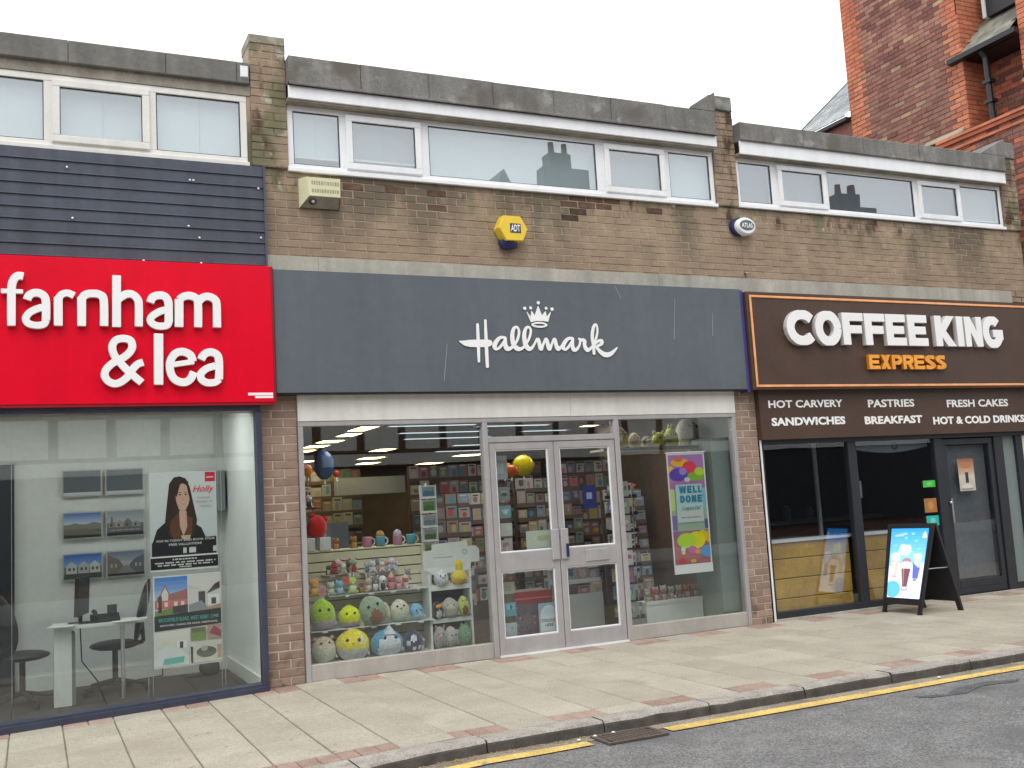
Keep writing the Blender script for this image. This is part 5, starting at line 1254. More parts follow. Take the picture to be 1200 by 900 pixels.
# spinner with picture cards behind the stand
SP = empty("card_spinner", (1.56, .90, 0), "white wire card spinner with landscape cards behind the first window", "card stand")
b = MB()
for sx in (-.085, .085): b.tube((sx, 0, .95), (sx, 0, 1.70), .006, "white_upvc", 6)
b.tube((0, .05, 0), (0, .05, 1.72), .014, "white_upvc", 8); b.build("spinner_frame", SP)
for i, z in enumerate((1.57, 1.42, 1.27, 1.125, .98)):
    part("card_pocket", SP, "white_upvc", (-.085, .085, -.02, -.014, z - .012, z + .012), (-.085, .085, .03, .036, z - .012, z + .125))
    t = empty("landscape_card", (1.56, .89, z + .005), ["card with a blue sea picture, top of the white spinner", "green field card, second from the top of the white spinner", "grey lake card in the middle of the white spinner", "dull green hillside card, fourth down the white spinner", "olive meadow card at the foot of the white spinner"][i], "greeting card", "cards on the white spinner")
    a = Art(-.07, 0, .14, .11, 0); a.rect(0, 0, 1, 1, (.55, .58, .58)); c1, c2 = [((.08, .18, .30), (.20, .32, .42)), ((.08, .20, .05), (.16, .26, .10)), ((.18, .25, .27), (.32, .38, .38)), ((.09, .16, .06), (.30, .34, .30)), ((.10, .17, .06), (.24, .26, .16))][i]
    a.rect(.05, .06, .95, .94, c1); a.poly([(.05, .5), (.4, .62), (.7, .5), (.95, .66), (.95, .94), (.05, .94)], c2); a.build("card_face", t)
    part("card_back", t, "white_laminate", (-.07, .07, .0005, .003, 0, .11))

# small white three shelf stand with printed header
WS = empty("display_stand", (1.595, .46, 0), "small white three shelf stand with a printed header board and soft toys", "display stand")
part("side_panel", WS, "white_laminate", (-.245, -.222, -.02, .18, .06, .90), c=.003); part("side_panel", WS, "white_laminate", (.190, .213, -.02, .18, .06, .90), c=.003)
for z in (.085, .375, .69): part("stand_shelf", WS, "white_laminate", (-.221, .189, -.02, .18, z - .045, z), c=.003)
part("stand_back", WS, "black_plastic", (-.221, .189, .17, .18, .09, .66))
b = MB(); y0, y1 = -.03, -.022
P_ = [(x, z) for x, z in [(-.295, .87), (-.19, .80), (.20, .83), (.215, .90), (.305, .90), (.31, 1.02), (.275, 1.06), (.185, 1.06), (.18, 1.115), (-.195, 1.10), (-.20, 1.045), (-.295, 1.04)]]
n = len(P_); b.add([(x, y0, z) for x, z in P_] + [(x, y1, z) for x, z in P_], [tuple(range(n)), tuple(range(n, 2 * n))[::-1]] + [(i, n + i, n + (i + 1) % n, (i + 1) % n) for i in range(n)], "white_laminate"); b.build("header_board", WS)
a = Art(-.295, .80, .6, .315, -.031); a.rect(.18, .52, .52, .55, (.35, .45, .50)); a.oval(.74, .66, .045, .09, (.25, .38, .45)); a.oval(.74, .66, .032, .065, (.60, .66, .66)); a.rect(.15, .62, .40, .63, (.45, .5, .52)); a.build("header_print", WS)
def stand_toy(x, z, w, h, top, bot, label, **k): return plush(x, .45, z, w, h, .13, top, bot, -.1, label, group="soft toys on the white stand", **k)
stand_toy(1.485, .691, .145, .16, (.62, .68, .70), (.62, .68, .72), "white cow plush with dark horns on the top shelf of the white stand", ears=(.28, 1.05, .06, .12), ear_col=(.05, .05, .06), muzzle=((.5, .5, .55), .2, .08))
t = stand_toy(1.68, .691, .165, .15, (.72, .56, .03), (.66, .48, .02), "yellow duck plush with a tall head on the top shelf of the white stand", eyes=False, ears=(.38, .25, .15, .22), ear_col=(.60, .38, .10))
b = MB(); b.ball((0, 0, .18), (.045, .045, .075), "plush", 14, 10, lambda u: (.74, .58, .03)); b.build("head", t)
t = stand_toy(1.435, .376, .115, .165, (.03, .03, .035), (.03, .03, .035), "black and white toucan plush with an orange beak", belly=((.62, .62, .60), .55, -.3, .5), eye_z=.75); b = MB(); b.ball((-.01, -.08, .125), (.03, .03, .02), "plush", 10, 6, lambda u: (.75, .30, .02)); b.build("beak", t)
stand_toy(1.565, .376, .17, .19, (.45, .44, .38), (.42, .40, .35), "grey shaggy dog plush in the middle of the white stand", ears=(.46, .55, .1, .25), muzzle=((.55, .52, .45), .26, .14), eye_z=.62)
stand_toy(1.715, .376, .12, .195, (.50, .56, .14), (.46, .52, .12), "avocado shaped plush with a brown stone", belly=((.22, .09, .03), .55, -.25, .45), eye_z=.8)
stand_toy(1.445, .086, .13, .21, (.36, .34, .32), (.33, .31, .30), "dull grey plush, left on the bottom shelf of the white stand", ears=(.3, 1, .08, .1), muzzle=((.42, .40, .38), .25, .1), eye_z=.68)
stand_toy(1.565, .086, .14, .20, (.44, .44, .44), (.40, .40, .40), "pale grey elephant plush, middle of the bottom shelf of the white stand", ears=(.52, .62, .2, .2), muzzle=((.42, .42, .42), .1, .2))
stand_toy(1.705, .086, .14, .205, (.12, .30, .17), (.14, .34, .20), "green dinosaur plush on the bottom shelf of the white stand", muzzle=((.14, .34, .20), .28, .14), ears=(.2, .98, .1, .1))

# door stickers, leaflets and the things seen close behind the door glass
def leaflet(name, x, y, z, w, h, cols, label, cat="greeting card", group=None, seed=0, back="white_laminate"):
    t = empty(name, (x, y, z), label, cat, group)
    part("card_back", t, back, (-w / 2, w / 2, .001, .004, 0, h)); a = Art(-w / 2, 0, w, h, 0); r = random.Random(seed)
    a.rect(0, 0, 1, 1, cols[0])
    for i, c in enumerate(cols[1:]):
        a.oval(r.uniform(.3, .7), r.uniform(.3, .7), r.uniform(.12, .3), r.uniform(.12, .25), c, n=12) if i % 2 else a.rect(r.uniform(.08, .3), r.uniform(.2, .6), r.uniform(.6, .9), r.uniform(.62, .9), c)
    a.build("card_face", t); return t
DC = [(2.065, 1.49, .125, .135, [(.22, .27, .26), (.45, .48, .46), (.10, .12, .10)], "grey green card, highest of the column behind the left door"),
      (2.07, 1.325, .125, .115, [(.18, .33, .38), (.36, .50, .52), (.50, .54, .52)], "pale blue snow scene card behind the left door"),
      (2.07, 1.14, .125, .13, [(.48, .52, .48), (.42, .46, .30), (.55, .58, .5)], "cream and green flower card behind the left door"),
      (2.065, .985, .12, .12, [(.50, .40, .40), (.34, .22, .24), (.55, .5, .48)], "pale pink card just above the left door's middle rail"),
      (2.057, .58, .13, .115, [(.46, .46, .36), (.36, .38, .26)], "cream card, highest behind the left door's lower glass"),
      (2.06, .365, .13, .13, [(.16, .38, .46), (.36, .55, .60), (.12, .2, .3)], "turquoise picture card behind the left door's lower glass"),
      (2.058, .17, .13, .13, [(.42, .50, .52), (.28, .36, .40), (.46, .54, .55)], "white card with a round wreath, lowest behind the left door")]
for i, (x, z, w, h, c, lb) in enumerate(DC): leaflet("greeting_card", x, .10, z, w, h, c, lb, group="cards in a column behind the left door", seed=i)
leaflet("door_sign", 2.06, .12, 1.70, .13, .24, [(.36, .40, .42), (.46, .50, .50)], "pale grey sign panel at the top left behind the left door", "sign", seed=4)
leaflet("notice", 2.40, .045, .985, .29, .19, [(.56, .60, .52), (.62, .66, .60), (.45, .50, .25)], "white and lime notice taped inside the left door just above its middle rail", "notice", seed=2)
t = empty("gift_wrap_box", (2.34, .14, .02), "large red and grey patterned box behind the left door's lower glass", "gift box")
part("box_body", t, "dirty_board", (-.21, .21, .0, .3, .0, .56)); a = Art(-.21, 0, .42, .56, -.0005); a.rect(0, 0, 1, 1, (.16, .13, .15)); r = random.Random(9)
for i in range(46): a.oval(r.random(), r.random() * .78, .03, .022, r.choice([(.40, .08, .06), (.30, .28, .30), (.08, .07, .10), (.35, .22, .20)]), n=7); a.k -= 1
a.k += 1; a.rect(0, .80, 1, 1, (.34, .05, .05)); a.rect(0, .87, 1, .89, (.45, .2, .18)); a.build("box_print", t)
t = empty("stockist_sign", (2.455, .05, .17), "pale blue oval topped STOCKIST HERE notice inside the left door", "notice")
part("notice_back", t, "white_laminate", (-.11, .11, .001, .004, 0, .29)); a = Art(-.11, 0, .22, .29, 0); a.rect(0, 0, 1, 1, (.30, .42, .50)); a.oval(.5, .55, .44, .38, (.60, .66, .68)); a.rect(.06, .04, .94, .40, (.60, .66, .68)); a.oval(.5, .70, .25, .14, (.52, .60, .64)); a.build("notice_face", t)
text("notice_words", "STOCKIST", -.085, .085, .105, .135, -.0012, "black_plastic", t, .0006, .012); text("notice_words", "HERE", -.045, .045, .06, .09, -.0012, "black_plastic", t, .0006, .012)
t = empty("door_sticker", (2.98, .012, 1.36), "dark blue sticker with a pale square inside the right door", "sticker")
a = Art(-.075, 0, .15, .235, 0); a.rect(0, 0, 1, 1, (.02, .03, .16)); a.rect(.28, .42, .72, .70, (.30, .34, .48)); a.build("sticker_face", t)
part("sticker_back", t, "blue_plastic", (-.075, .075, .0005, .002, 0, .235))

# right window: high shelf of plush, card spinner, banner, counter
t = empty("wall_shelf", (4.05, .52, 1.98), "long dark shelf high in the right window carrying yellow and cream plush toys", "shelf")
part("shelf_board", t, "slatwall", (-.66, .60, -.16, .14, -.022, -.001)); part("shelf_edge", t, "black_plastic", (-.66, .60, -.168, -.161, -.03, .006))
for i, (x, w, h, top, bot, lb, k) in enumerate([
    (3.50, .15, .17, (.46, .30, .18), (.50, .34, .20), "peach plush half hidden at the left end of the high shelf", dict(eye_z=.5)),
    (3.68, .20, .24, (.56, .52, .28), (.56, .50, .26), "large cream plush, second on the high shelf", dict(eye_z=.66)),
    (3.87, .14, .17, (.58, .46, .22), (.56, .48, .30), "tan plush with an orange face on the high shelf", dict(muzzle=((.6, .3, .05), .16, .12))),
    (4.03, .13, .13, (.14, .09, .06), (.50, .44, .38), "brown and white small plush in the middle of the high shelf", dict(muzzle=((.6, .58, .55), .3, .2))),
    (4.19, .17, .17, (.46, .48, .05), (.40, .40, .04), "yellow cat plush with pointed ears on the high shelf", dict(ears=(.35, 1.0, .12, .16))),
    (4.36, .16, .22, (.42, .46, .04), (.36, .38, .04), "olive yellow plush leaning right on the high shelf", dict(ears=(.12, 1.05, .10, .15)))]):
    plush(x, .50, 1.98, w, h, .16, top, bot, 0, lb, group="plush toys on the high shelf", **k)
plush(4.66, .62, 1.98, .34, .32, .24, (.44, .44, .36), (.42, .43, .36), 0, "very large pale plush at the right end of the high shelf", group="plush toys on the high shelf", eye_z=.72, eyes=True)
t = empty("wall_shelf", (4.66, .62, 1.96), "short bracket shelf under the very large pale plush", "shelf"); part("shelf_board", t, "shop_wall", (-.16, .18, -.12, .12, 0, .018))

S2 = empty("card_spinner", (3.62, .42, 0), "tall card spinner packed with cards, just right of the doors", "card stand")
b = MB(); b.tube((0, .12, 0), (0, .12, 1.68), .02, "black_metal", 8); b.lathe((0, .12, 0), [(.2, 0), (.2, .02)], "black_metal", 20); b.build("spinner_post", S2)
r = random.Random(21); lbl = ["white and grey photo card", "green leaf card", "pink flower card", "white card with a grey ring", "red topped card", "purple and orange card", "teal winter card", "mottled grey card"]
cc = [[(.36, .38, .36), (.55, .56, .55), (.15, .16, .15)], [(.30, .34, .30), (.10, .30, .12), (.45, .46, .42)], [(.40, .36, .36), (.45, .20, .20), (.50, .50, .48)], [(.52, .54, .52), (.20, .22, .24), (.45, .47, .47)],
      [(.50, .50, .48), (.45, .06, .10), (.10, .10, .12)], [(.25, .12, .24), (.55, .20, .08), (.40, .12, .14)], [(.22, .33, .32), (.12, .20, .20), (.45, .50, .50)], [(.24, .26, .25), (.36, .38, .36), (.12, .12, .12)]]
for i in range(8):
    z = 1.46 - i * .185
    part("card_pocket", S2, "black_metal", (-.19, .21, .05, .056, z - .012, z + .02))
    leaflet("greeting_card", 3.655, .455, z, .13, .165, cc[i], "%s facing out on the tall spinner" % lbl[i], group="cards on the tall spinner", seed=40 + i)
    for dx, nme in ((-.135, "left"), (.14, "right")):
        t = leaflet("greeting_card", 3.655 + dx, .49, z - .01, .10, .155, [tuple(v * r.uniform(.5, 1) for v in r.choice(CARDCOL)), r.choice(CARDCOL), r.choice(CARDCOL)], "dim card just %s of the %s on the tall spinner" % (nme, lbl[i]), group="cards on the tall spinner", seed=60 + i)
        t.rotation_euler = (0, 0, .7 if dx > 0 else -.7)
    part("card_pocket_shelf", S2, "black_metal", (-.17, .21, .03, .10, z - .018, z - .012))
t = empty("garland", (3.95, .9, 1.58), "string of small red decorations above the spinner", "garland"); 
for i in range(5):
    b = MB(); b.ball((0, 0, 0), (.035, .02, .025), "gloss", 8, 6, lambda u: (.5, .04, .02)); b.build("decoration", t, (-.13 + i * .065, 0, .01 * math.sin(i)))
card_rack(3.85, .95, .42, 1.45, 7, 3, -.05, "rack of orange brown cards between the spinner and the banner", 12)

# the long hanging banner
BN = empty("hanging_banner", (4.28, .14, .60), "tall balloon printed banner reading WELL DONE hanging in the right window", "banner")
W_, H_ = .495, 1.295
a = Art(-W_ / 2, 0, W_, H_, 0); pk = (.40, .18, .48)
a.rect(0, 0, 1, 1, (.72, .74, .74)); m = .035
a.grad(.075, .985, (.38, .10, .10), (.40, .18, .48), 8, m, 1 - m)
a.rect(m, .35, 1 - m, .70, (.30, .40, .30)); a.rect(m, .36, .16, .48, (.20, .14, .40)); a.rect(.86, .52, 1 - m, .70, (.22, .46, .55)); a.rect(m, .52, .14, .70, (.50, .62, .22)); a.rect(.88, .36, 1 - m, .44, (.10, .08, .25))
for (u, v, ru, rv, c) in [(.34, .92, .24, .035, (.75, .42, .02)), (.30, .945, .12, .02, (.70, .12, .10)), (.58, .88, .18, .05, (.72, .03, .08)), (.78, .95, .16, .03, (.40, .18, .48)), (.08, .86, .09, .035, (.75, .45, .05)),
                          (.28, .82, .24, .055, (.10, .05, .40)), (.40, .845, .10, .03, (.30, .22, .60)), (.74, .80, .22, .04, (.22, .42, .02)), (.84, .84, .13, .035, (.45, .66, .03)), (.50, .775, .08, .02, (.50, .62, .68)),
                          (.80, .30, .13, .05, (.75, .50, .02)), (.96, .29, .10, .05, (.70, .46, .02)), (.62, .27, .24, .07, (.68, .66, .0)), (.36, .27, .25, .062, (.42, .66, .04)), (.26, .20, .06, .022, (.50, .66, .68)), (.26, .175, .05, .018, (.68, .62, .20)),
                          (.50, .19, .12, .035, (.50, .10, .30)), (.64, .175, .08, .022, (.75, .25, .03)), (.90, .17, .20, .05, (.03, .26, .58)), (.22, .105, .09, .025, (.55, .03, .04)), (.50, .10, .08, .015, (.60, .40, .03)), (.12, .33, .10, .025, (.30, .12, .36))]:
    u0 = u; a.poly([(min(max(u + ru * math.cos(t_ / 9 * math.pi), m), 1 - m), v + rv * math.sin(t_ / 9 * math.pi)) for t_ in range(18)], c)
a.rect(0, 0, 1, .075, (.74, .76, .76)); a.rect(.17, .42, .86, .735, (.42, .60, .62)); a.rect(.20, .425, .84, .52, (.52, .55, .55)); a.line(.26, .455, .78, .010, (.25, .28, .30), 5, 4)
a.build("banner_print", BN)
part("banner_sheet", BN, "white_laminate", (-W_ / 2, W_ / 2, .001, .003, 0, H_)); b = MB(); b.tube((-W_ / 2 - .01, 0, H_ + .004), (W_ / 2 + .01, 0, H_ + .004), .007, "white_upvc", 8); b.build("banner_rail", BN)
yy = -.0125
ws = [("W", -.12, -.03), ("E", -.015, .045), ("L", .06, .11), ("L", .125, .17)]
for ch, x0, x1 in ws: glyph(ch, x0, x1, .858, .935, .0115, yy, .001, "banner_blue", BN)
for ch, x0, x1 in [("D", -.115, -.055), ("O", -.045, .022), ("N", .034, .095), ("E", .110, .170)]: glyph(ch, x0, x1, .757, .834, .0115, yy, .001, "banner_blue", BN)
text("banner_words", "Congrats Dad!", -.10, .15, .665, .717, yy, "slate_sign", BN, .0006, 0, .4)

CT = empty("display_counter", (4.28, .50, 0), "low pale counter heaped with small grey gifts under the banner", "counter")
part("counter_front", CT, "white_laminate", (-.42, .32, -.02, .40, .0, .30), c=.003); part("counter_lip", CT, "white_laminate", (-.42, .32, -.028, -.0205, .27, .31))
r = random.Random(8)
for i in range(13):
    t = small_toy(3.93 + i * .052, .56 + .08 * (i % 2), .301, r.uniform(.10, .17), *[tuple(v * r.uniform(.7, 1.1) for v in c) for c in r.choice([((.36, .34, .32), (.50, .48, .46)), ((.26, .25, .22), (.45, .44, .40)), ((.45, .10, .08), (.5, .4, .4)), ((.42, .36, .26), (.5, .46, .4))])],
                  "keepsake bear on the counter under the banner, %s from the left" % ["leftmost", "second", "third", "fourth", "fifth", "sixth", "seventh", "eighth", "ninth", "tenth", "eleventh", "twelfth", "thirteenth"][i], "bear"); t["group"] = "keepsake bears on the low counter"
# =================================================================== coffee shop front and interior
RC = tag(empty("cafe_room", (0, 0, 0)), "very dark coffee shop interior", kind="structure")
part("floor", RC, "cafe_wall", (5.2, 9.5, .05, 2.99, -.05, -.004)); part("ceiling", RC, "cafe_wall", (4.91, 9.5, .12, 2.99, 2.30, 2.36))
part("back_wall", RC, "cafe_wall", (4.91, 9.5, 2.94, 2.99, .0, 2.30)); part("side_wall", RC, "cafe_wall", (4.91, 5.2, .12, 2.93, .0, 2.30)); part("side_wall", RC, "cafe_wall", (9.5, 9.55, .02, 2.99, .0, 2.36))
DF = "dark_frame"
b = MB(); b.box(5.205, 9.60, -.02, .08, 1.945, 2.03, DF, .004); b.box(5.215, 5.245, .0, .08, .0, 1.945, DF, .003)
b.box(6.475, 6.60, .0, .08, .0, 1.945, DF, .004); b.box(7.86, 7.99, .0, .08, .0, 1.945, DF, .004); b.box(5.245, 6.475, .0, .08, .0, .095, DF, .004); b.box(6.60, 7.86, .0, .08, .0, .095, DF, .004)
b.box(8.90, 9.06, .0, .10, .0, 1.945, DF, .004); b.box(9.30, 9.42, -.0, .10, .0, 1.945, DF, .004)
SFC = b.build("shopfront_frame", UC)
part("threshold", SFC, "concrete_band", (5.2, 9.5, -.04, -.001, .0, .022)); part("side_panel", SFC, "grey_panel", (9.061, 9.299, .04, .06, .10, 1.944)); part("side_panel", SFC, "white_panel", (9.421, 9.55, .01, .06, .0, 1.944)); part("kick_board", SFC, DF, (9.061, 9.299, .03, .08, .0, .10))
part("pane", SFC, "cafe_glass", (5.246, 6.474, .03, .037, .096, 1.944)); part("pane", SFC, "cafe_glass", (6.601, 7.859, .03, .037, .096, 1.944))
b = MB(); x0, x1 = 8.0, 8.89
for q in frame_boxes(x0, x1, .03, 1.935, .075, .02, .065): b.box(*q, DF, .004)
b.box(x0 + .076, x1 - .076, .02, .065, .106, .20, DF, .003)
D3 = b.build("door", UC); part("door_glass", D3, "cafe_glass", (x0 + .076, x1 - .076, .04, .047, .201, 1.859)); b = MB(); b.tube((x0 + .05, -.01, .90), (x0 + .05, -.01, 1.20), .012, "steel"); b.ball((x0 + .04, .0, 1.15), .022, "steel", 10, 6); b.build("door_handle", D3)
part("door_blind", D3, "cafe_smoke", (x0 + .08, x1 - .08, .10, .105, .21, 1.85))
# pine boarding behind the two panes
for (xa, xb, lb) in ((5.255, 6.47, "waist high yellow pine boarding behind the first dark pane"), (6.605, 7.855, "waist high yellow pine boarding behind the second dark pane, by the pavement board")):
    t = empty("pine_panelling", (xa, .13, 0), lb, "wood panelling", "pine boarding in the coffee shop windows")
    zs = [.0, .215, .435, .655, .835]
    for z0, z1 in zip(zs, zs[1:]): part("pine_board", t, "pine_board", (0, xb - xa, R.uniform(-.002, .002), .02, z0 + .004, z1 - .004), c=.006)
    part("top_rail", t, "grey_wall", (-.0, xb - xa, -.03, .26, .836, .862), c=.004); part("board_back", t, "black_plastic", (.0, xb - xa, .0205, .03, 0, .83))
t = empty("cafe_counter", (6.6, 1.9, 0), "dim counter with jars deep inside the coffee shop", "counter"); part("counter_top", t, "grey_panel", (-.9, 2.2, 0, .5, .95, 1.0)); part("counter_front", t, "cafe_wall", (-.9, 2.2, .05, .45, 0, .949))
for i, (x, h) in enumerate([(5.9, .16), (6.15, .22), (6.5, .14), (7.2, .2), (7.6, .16)]):
    b = MB(); b.lathe((0, 0, 0), [(.05, 0), (.055, h * .7), (.035, h * .85), (.038, h)], "grey_panel", 14); tag(b.build("jar", None, (x, 2.05, 1.0)), "%s dim grey jar from the left on the coffee shop counter" % ["first", "second", "third", "fourth", "fifth"][i], "jar", "jars on the coffee shop counter")
b = MB(); b.tube((0, 0, 0), (0, 0, 2.3), .03, "grey_wall", 10); tag(b.build("post", None, (7.02, 1.2, 0)), "thin pale post standing inside the coffee shop behind the first dark pane", "post")
t = empty("window_sign", (7.23, .10, 1.79), "curved pale grey band across the top of the second dark pane with a small emblem", "window sign")
a = Art(-.62, 0, 1.24, .155, 0); pts = [(0, 1), (0, .45)] + [(i / 12, .45 - .40 * math.sin(math.pi * i / 12)) for i in range(1, 12)] + [(1, .45), (1, 1)]; a.poly(pts, (.16, .18, .22)); a.oval(.56, .55, .045, .3, (.05, .055, .06)); a.oval(.56, .6, .03, .18, (.13, .15, .18)); a.rect(.535, .28, .585, .4, (.04, .045, .05)); a.build("sign_face", t)
for (x, z, w, h, c, lb, c2) in [(7.73, 1.355, .20, .082, (.06, .55, .05), "small bright green sticker near the coffee shop door", (.2, .6, .2)), (7.72, 1.05, .20, .17, (.42, .17, .04), "brown orange sticker below the green one", (.52, .28, .10)), (7.73, .89, .20, .12, (.0, .50, .42), "turquoise sticker under the brown one", (.2, .6, .55))]:
    t = empty("window_sticker", (x, .022, z), lb, "sticker", "stickers on the coffee shop window"); part("sticker_back", t, "white_laminate", (-w / 2, w / 2, .0, .002, 0, h)); a = Art(-w / 2, 0, w, h, -.0005); a.rect(0, 0, 1, 1, c); a.oval(.5, .5, .22, .3, c2); a.build("sticker_face", t)
t = empty("door_poster", (8.37, .012, 1.28), "brown and cream poster of a dark drink on the coffee shop door", "poster"); part("poster_sheet", t, "white_laminate", (-.135, .135, .0, .003, 0, .40)); a = Art(-.135, 0, .27, .40, -.0005)
a.grad(.0, .5, (.50, .46, .40), (.62, .58, .50), 6); a.grad(.5, 1, (.62, .45, .30), (.30, .10, .04), 8); a.oval(.5, .78, .36, .08, (.45, .20, .08)); a.rect(.40, .25, .60, .62, (.04, .025, .02)); a.oval(.5, .62, .12, .05, (.50, .40, .30)); a.oval(.45, .14, .36, .07, (.66, .64, .60)); a.rect(.1, .04, .8, .07, (.25, .18, .12)); a.build("poster_print", t)
t = empty("wall_poster", (6.68, .12, 1.28), "small pale lilac notice just right of the mullion in the second dark pane", "notice"); part("notice_sheet", t, "blind_grey", (-.06, .06, .0, .003, 0, .20)); part("notice_text", t, "faded_ink", (-.04, .04, -.001, -.0002, .12, .14), (-.04, .03, -.001, -.0002, .08, .09))

# ---- the pavement A-board with a lit drinks screen
AB = empty("pavement_board", (6.55, -.52, 0), "black A-shaped pavement board with a lit blue poster of iced drinks", "A-board")
Fx = [Vector((-.045, .25, 0)), Vector((-.035, -.285, 0))]        # front feet: far, near
Bx = [Vector((.50, .20, 0)), Vector((.56, -.33, 0))]
RG = [Vector((.17, .25, .965)), Vector((.285, -.30, .965))]
def fp(s, t, off=0):       # point on the front leaf: s 0..1 left->right, t 0..1 foot->ridge
    a_ = Fx[0].lerp(Fx[1], s); b_ = RG[0].lerp(RG[1], s); p = a_.lerp(b_, t)
    n_ = (Fx[1] - Fx[0]).cross(RG[0] - Fx[0]).normalized(); return p + n_ * off
def bp_(s, t, off=0):
    a_ = Bx[0].lerp(Bx[1], s); b_ = RG[0].lerp(RG[1], s) + Vector((.035, 0, 0)); p = a_.lerp(b_, t)
    n_ = (RG[0] - Bx[0]).cross(Bx[1] - Bx[0]).normalized(); return p + n_ * off
def slab_on(fn, s0, s1, t0, t1, o0, o1, mat):
    b = MB(); vs = [fn(s0, t0, o1), fn(s1, t0, o1), fn(s1, t1, o1), fn(s0, t1, o1), fn(s0, t0, o0), fn(s1, t0, o0), fn(s1, t1, o0), fn(s0, t1, o0)]
    b.add(vs, [(0, 1, 2, 3), (5, 4, 7, 6), (4, 0, 3, 7), (1, 5, 6, 2), (3, 2, 6, 7), (4, 5, 1, 0)], mat)
    return b

b = slab_on(fp, 0, .075, 0, 1, -.02, .012, "black_plastic"); 
for q in ((.925, 1, 0, 1), (.075, .925, .955, 1), (.075, .925, .10, .165)): 
    c = slab_on(fp, *q, -.02, .012, "black_plastic"); b.add(c.v, c.f, "black_plastic")
b.build("front_leaf", AB)
slab_on(fp, .075, .925, .165, .955, -.015, .0, "black_plastic").build("front_panel", AB)
b = slab_on(bp_, 0, .11, 0, 1, -.02, .012, "black_plastic")
for q in ((.89, 1, 0, 1), (.11, .89, .11, 1)):
    c = slab_on(bp_, *q, -.018, .010, "black_plastic"); b.add(c.v, c.f, "black_plastic")
b.build("back_leaf", AB)
b = MB(); b.tube(fp(.97, .50, -.01), bp_(.97, .50, -.01), .006, "steel", 8); b.build("stay_bar", AB)
a = Art(0, 0, 1, 1, 0, "screen")
a.grad(0, .45, (.62, .74, .92), (.50, .66, .92), 6); a.k += 1; a.grad(.45, 1, (.22, .52, .92), (.03, .28, .82), 10); a.k += 1
a.poly([(0, .42), (.25, .50), (.6, .47), (1, .52), (1, .25), (0, .2)], (.60, .70, .90)); a.oval(.15, .12, .24, .12, (.10, .40, .88)); a.oval(.85, .10, .3, .1, (.66, .74, .92)); a.oval(.45, .60, .28, .10, (.20, .55, .90))
for i, (u, v) in enumerate([(.3, .9), (.42, .86), (.7, .82), (.8, .7), (.15, .75), (.6, .92), (.9, .6)]): a.oval(u, v, .05, .018, (.18, .50, .90), n=8)
a.oval(.42, .68, .17, .075, (.60, .80, .86)); a.oval(.36, .72, .08, .05, (.70, .86, .90)); a.oval(.5, .71, .09, .05, (.55, .80, .84)); a.oval(.45, .64, .10, .04, (.42, .72, .74))
a.poly([(.86, .86), (.96, .86), (.96, .90), (.91, .96), (.86, .90)], (.75, .88, .95)); a.poly([(.10, .90), (.42, .94), (.46, .91), (.14, .87)], (.30, .42, .80))
# three glasses
a.poly([(.06, .56), (.30, .56), (.24, .32), (.12, .32)], (.55, .42, .38)); a.oval(.18, .59, .13, .055, (.78, .70, .66)); a.oval(.18, .30, .09, .02, (.50, .34, .36)); a.poly([(.10, .50), (.20, .52), (.17, .34), (.13, .34)], (.66, .52, .46))
a.poly([(.37, .44), (.64, .44), (.58, .16), (.44, .16)], (.14, .07, .08)); a.poly([(.38, .50), (.64, .50), (.63, .42), (.38, .42)], (.72, .62, .60)); a.oval(.51, .53, .13, .045, (.34, .20, .20)); a.oval(.51, .49, .14, .03, (.74, .66, .64)); a.oval(.51, .13, .10, .03, (.30, .26, .36)); a.oval(.51, .14, .05, .018, (.85, .85, .9)); a.poly([(.42, .42), (.46, .42), (.48, .18), (.46, .18)], (.30, .18, .20))
a.poly([(.68, .54), (.92, .54), (.87, .28), (.72, .28)], (.10, .12, .42)); a.poly([(.69, .58), (.92, .58), (.90, .44), (.70, .44)], (.35, .52, .85)); a.oval(.80, .60, .12, .035, (.78, .84, .92)); a.oval(.79, .26, .06, .018, (.22, .20, .40)); a.oval(.78, .50, .04, .03, (.62, .74, .92))
a.b.v = [tuple(fp(.08 + .84 * x, .17 + .78 * z, .0015 - y)) for x, y, z in a.b.v]
a.build("lit_screen", AB)
for f_, s_, t_ in ((fp, .0, 0), (fp, .93, 0), (bp_, 0, 0), (bp_, .90, 0)):
    slab_on(f_, s_, s_ + .08, -.0, .022, -.022, .014, "black_metal").build("rubber_foot", AB)
# =================================================================== Victorian brick building on the right
# side wall runs back (along Y) at X = 10.6, chimney breast standing proud of a recessed bay
def side_brick(parent, x, y, z, l, mat, h=.0645):
    """one brick in a wall that faces -X: its long side lies along Y"""
    key = ("s", round(l, 3), mat)
    if key not in BM: BM[key] = [brick_mesh(l, h, 17 * i + int(l * 900), mat) for i in range(3)]
    return inst("brick", R.choice(BM[key]), parent, (x + R.uniform(-.004, .004), y + l, z), (0, 0, -math.pi / 2))
def stuff_wall(parent, name, cells, mat):
    b = MB()
    for (x0, x1, y0, y1, z0, z1, m) in cells: b.box(x0, x1, y0, y1, z0, z1, m)
    return tag(b.build(name, parent), kind="stuff")
CH = empty("red_brick_building", (0, 0, 0), "tall red Victorian brick building with terracotta quoins behind the right end of the parade", "building")
part("chimney_core", CH, "church_mortar", (10.608, 11.15, 1.215, 3.57, 0, 12.5))
part("recess_wall", CH, "church_mortar", (11.158, 16, .30, 1.214, 6.5, 10.5), (11.4, 17, 1.3, 3.5, 0, 9.2))
part("lower_wall", CH, "church_mortar", (10.608, 16.4, -.55, 3.6, 0, 6.52))
NB = [0]
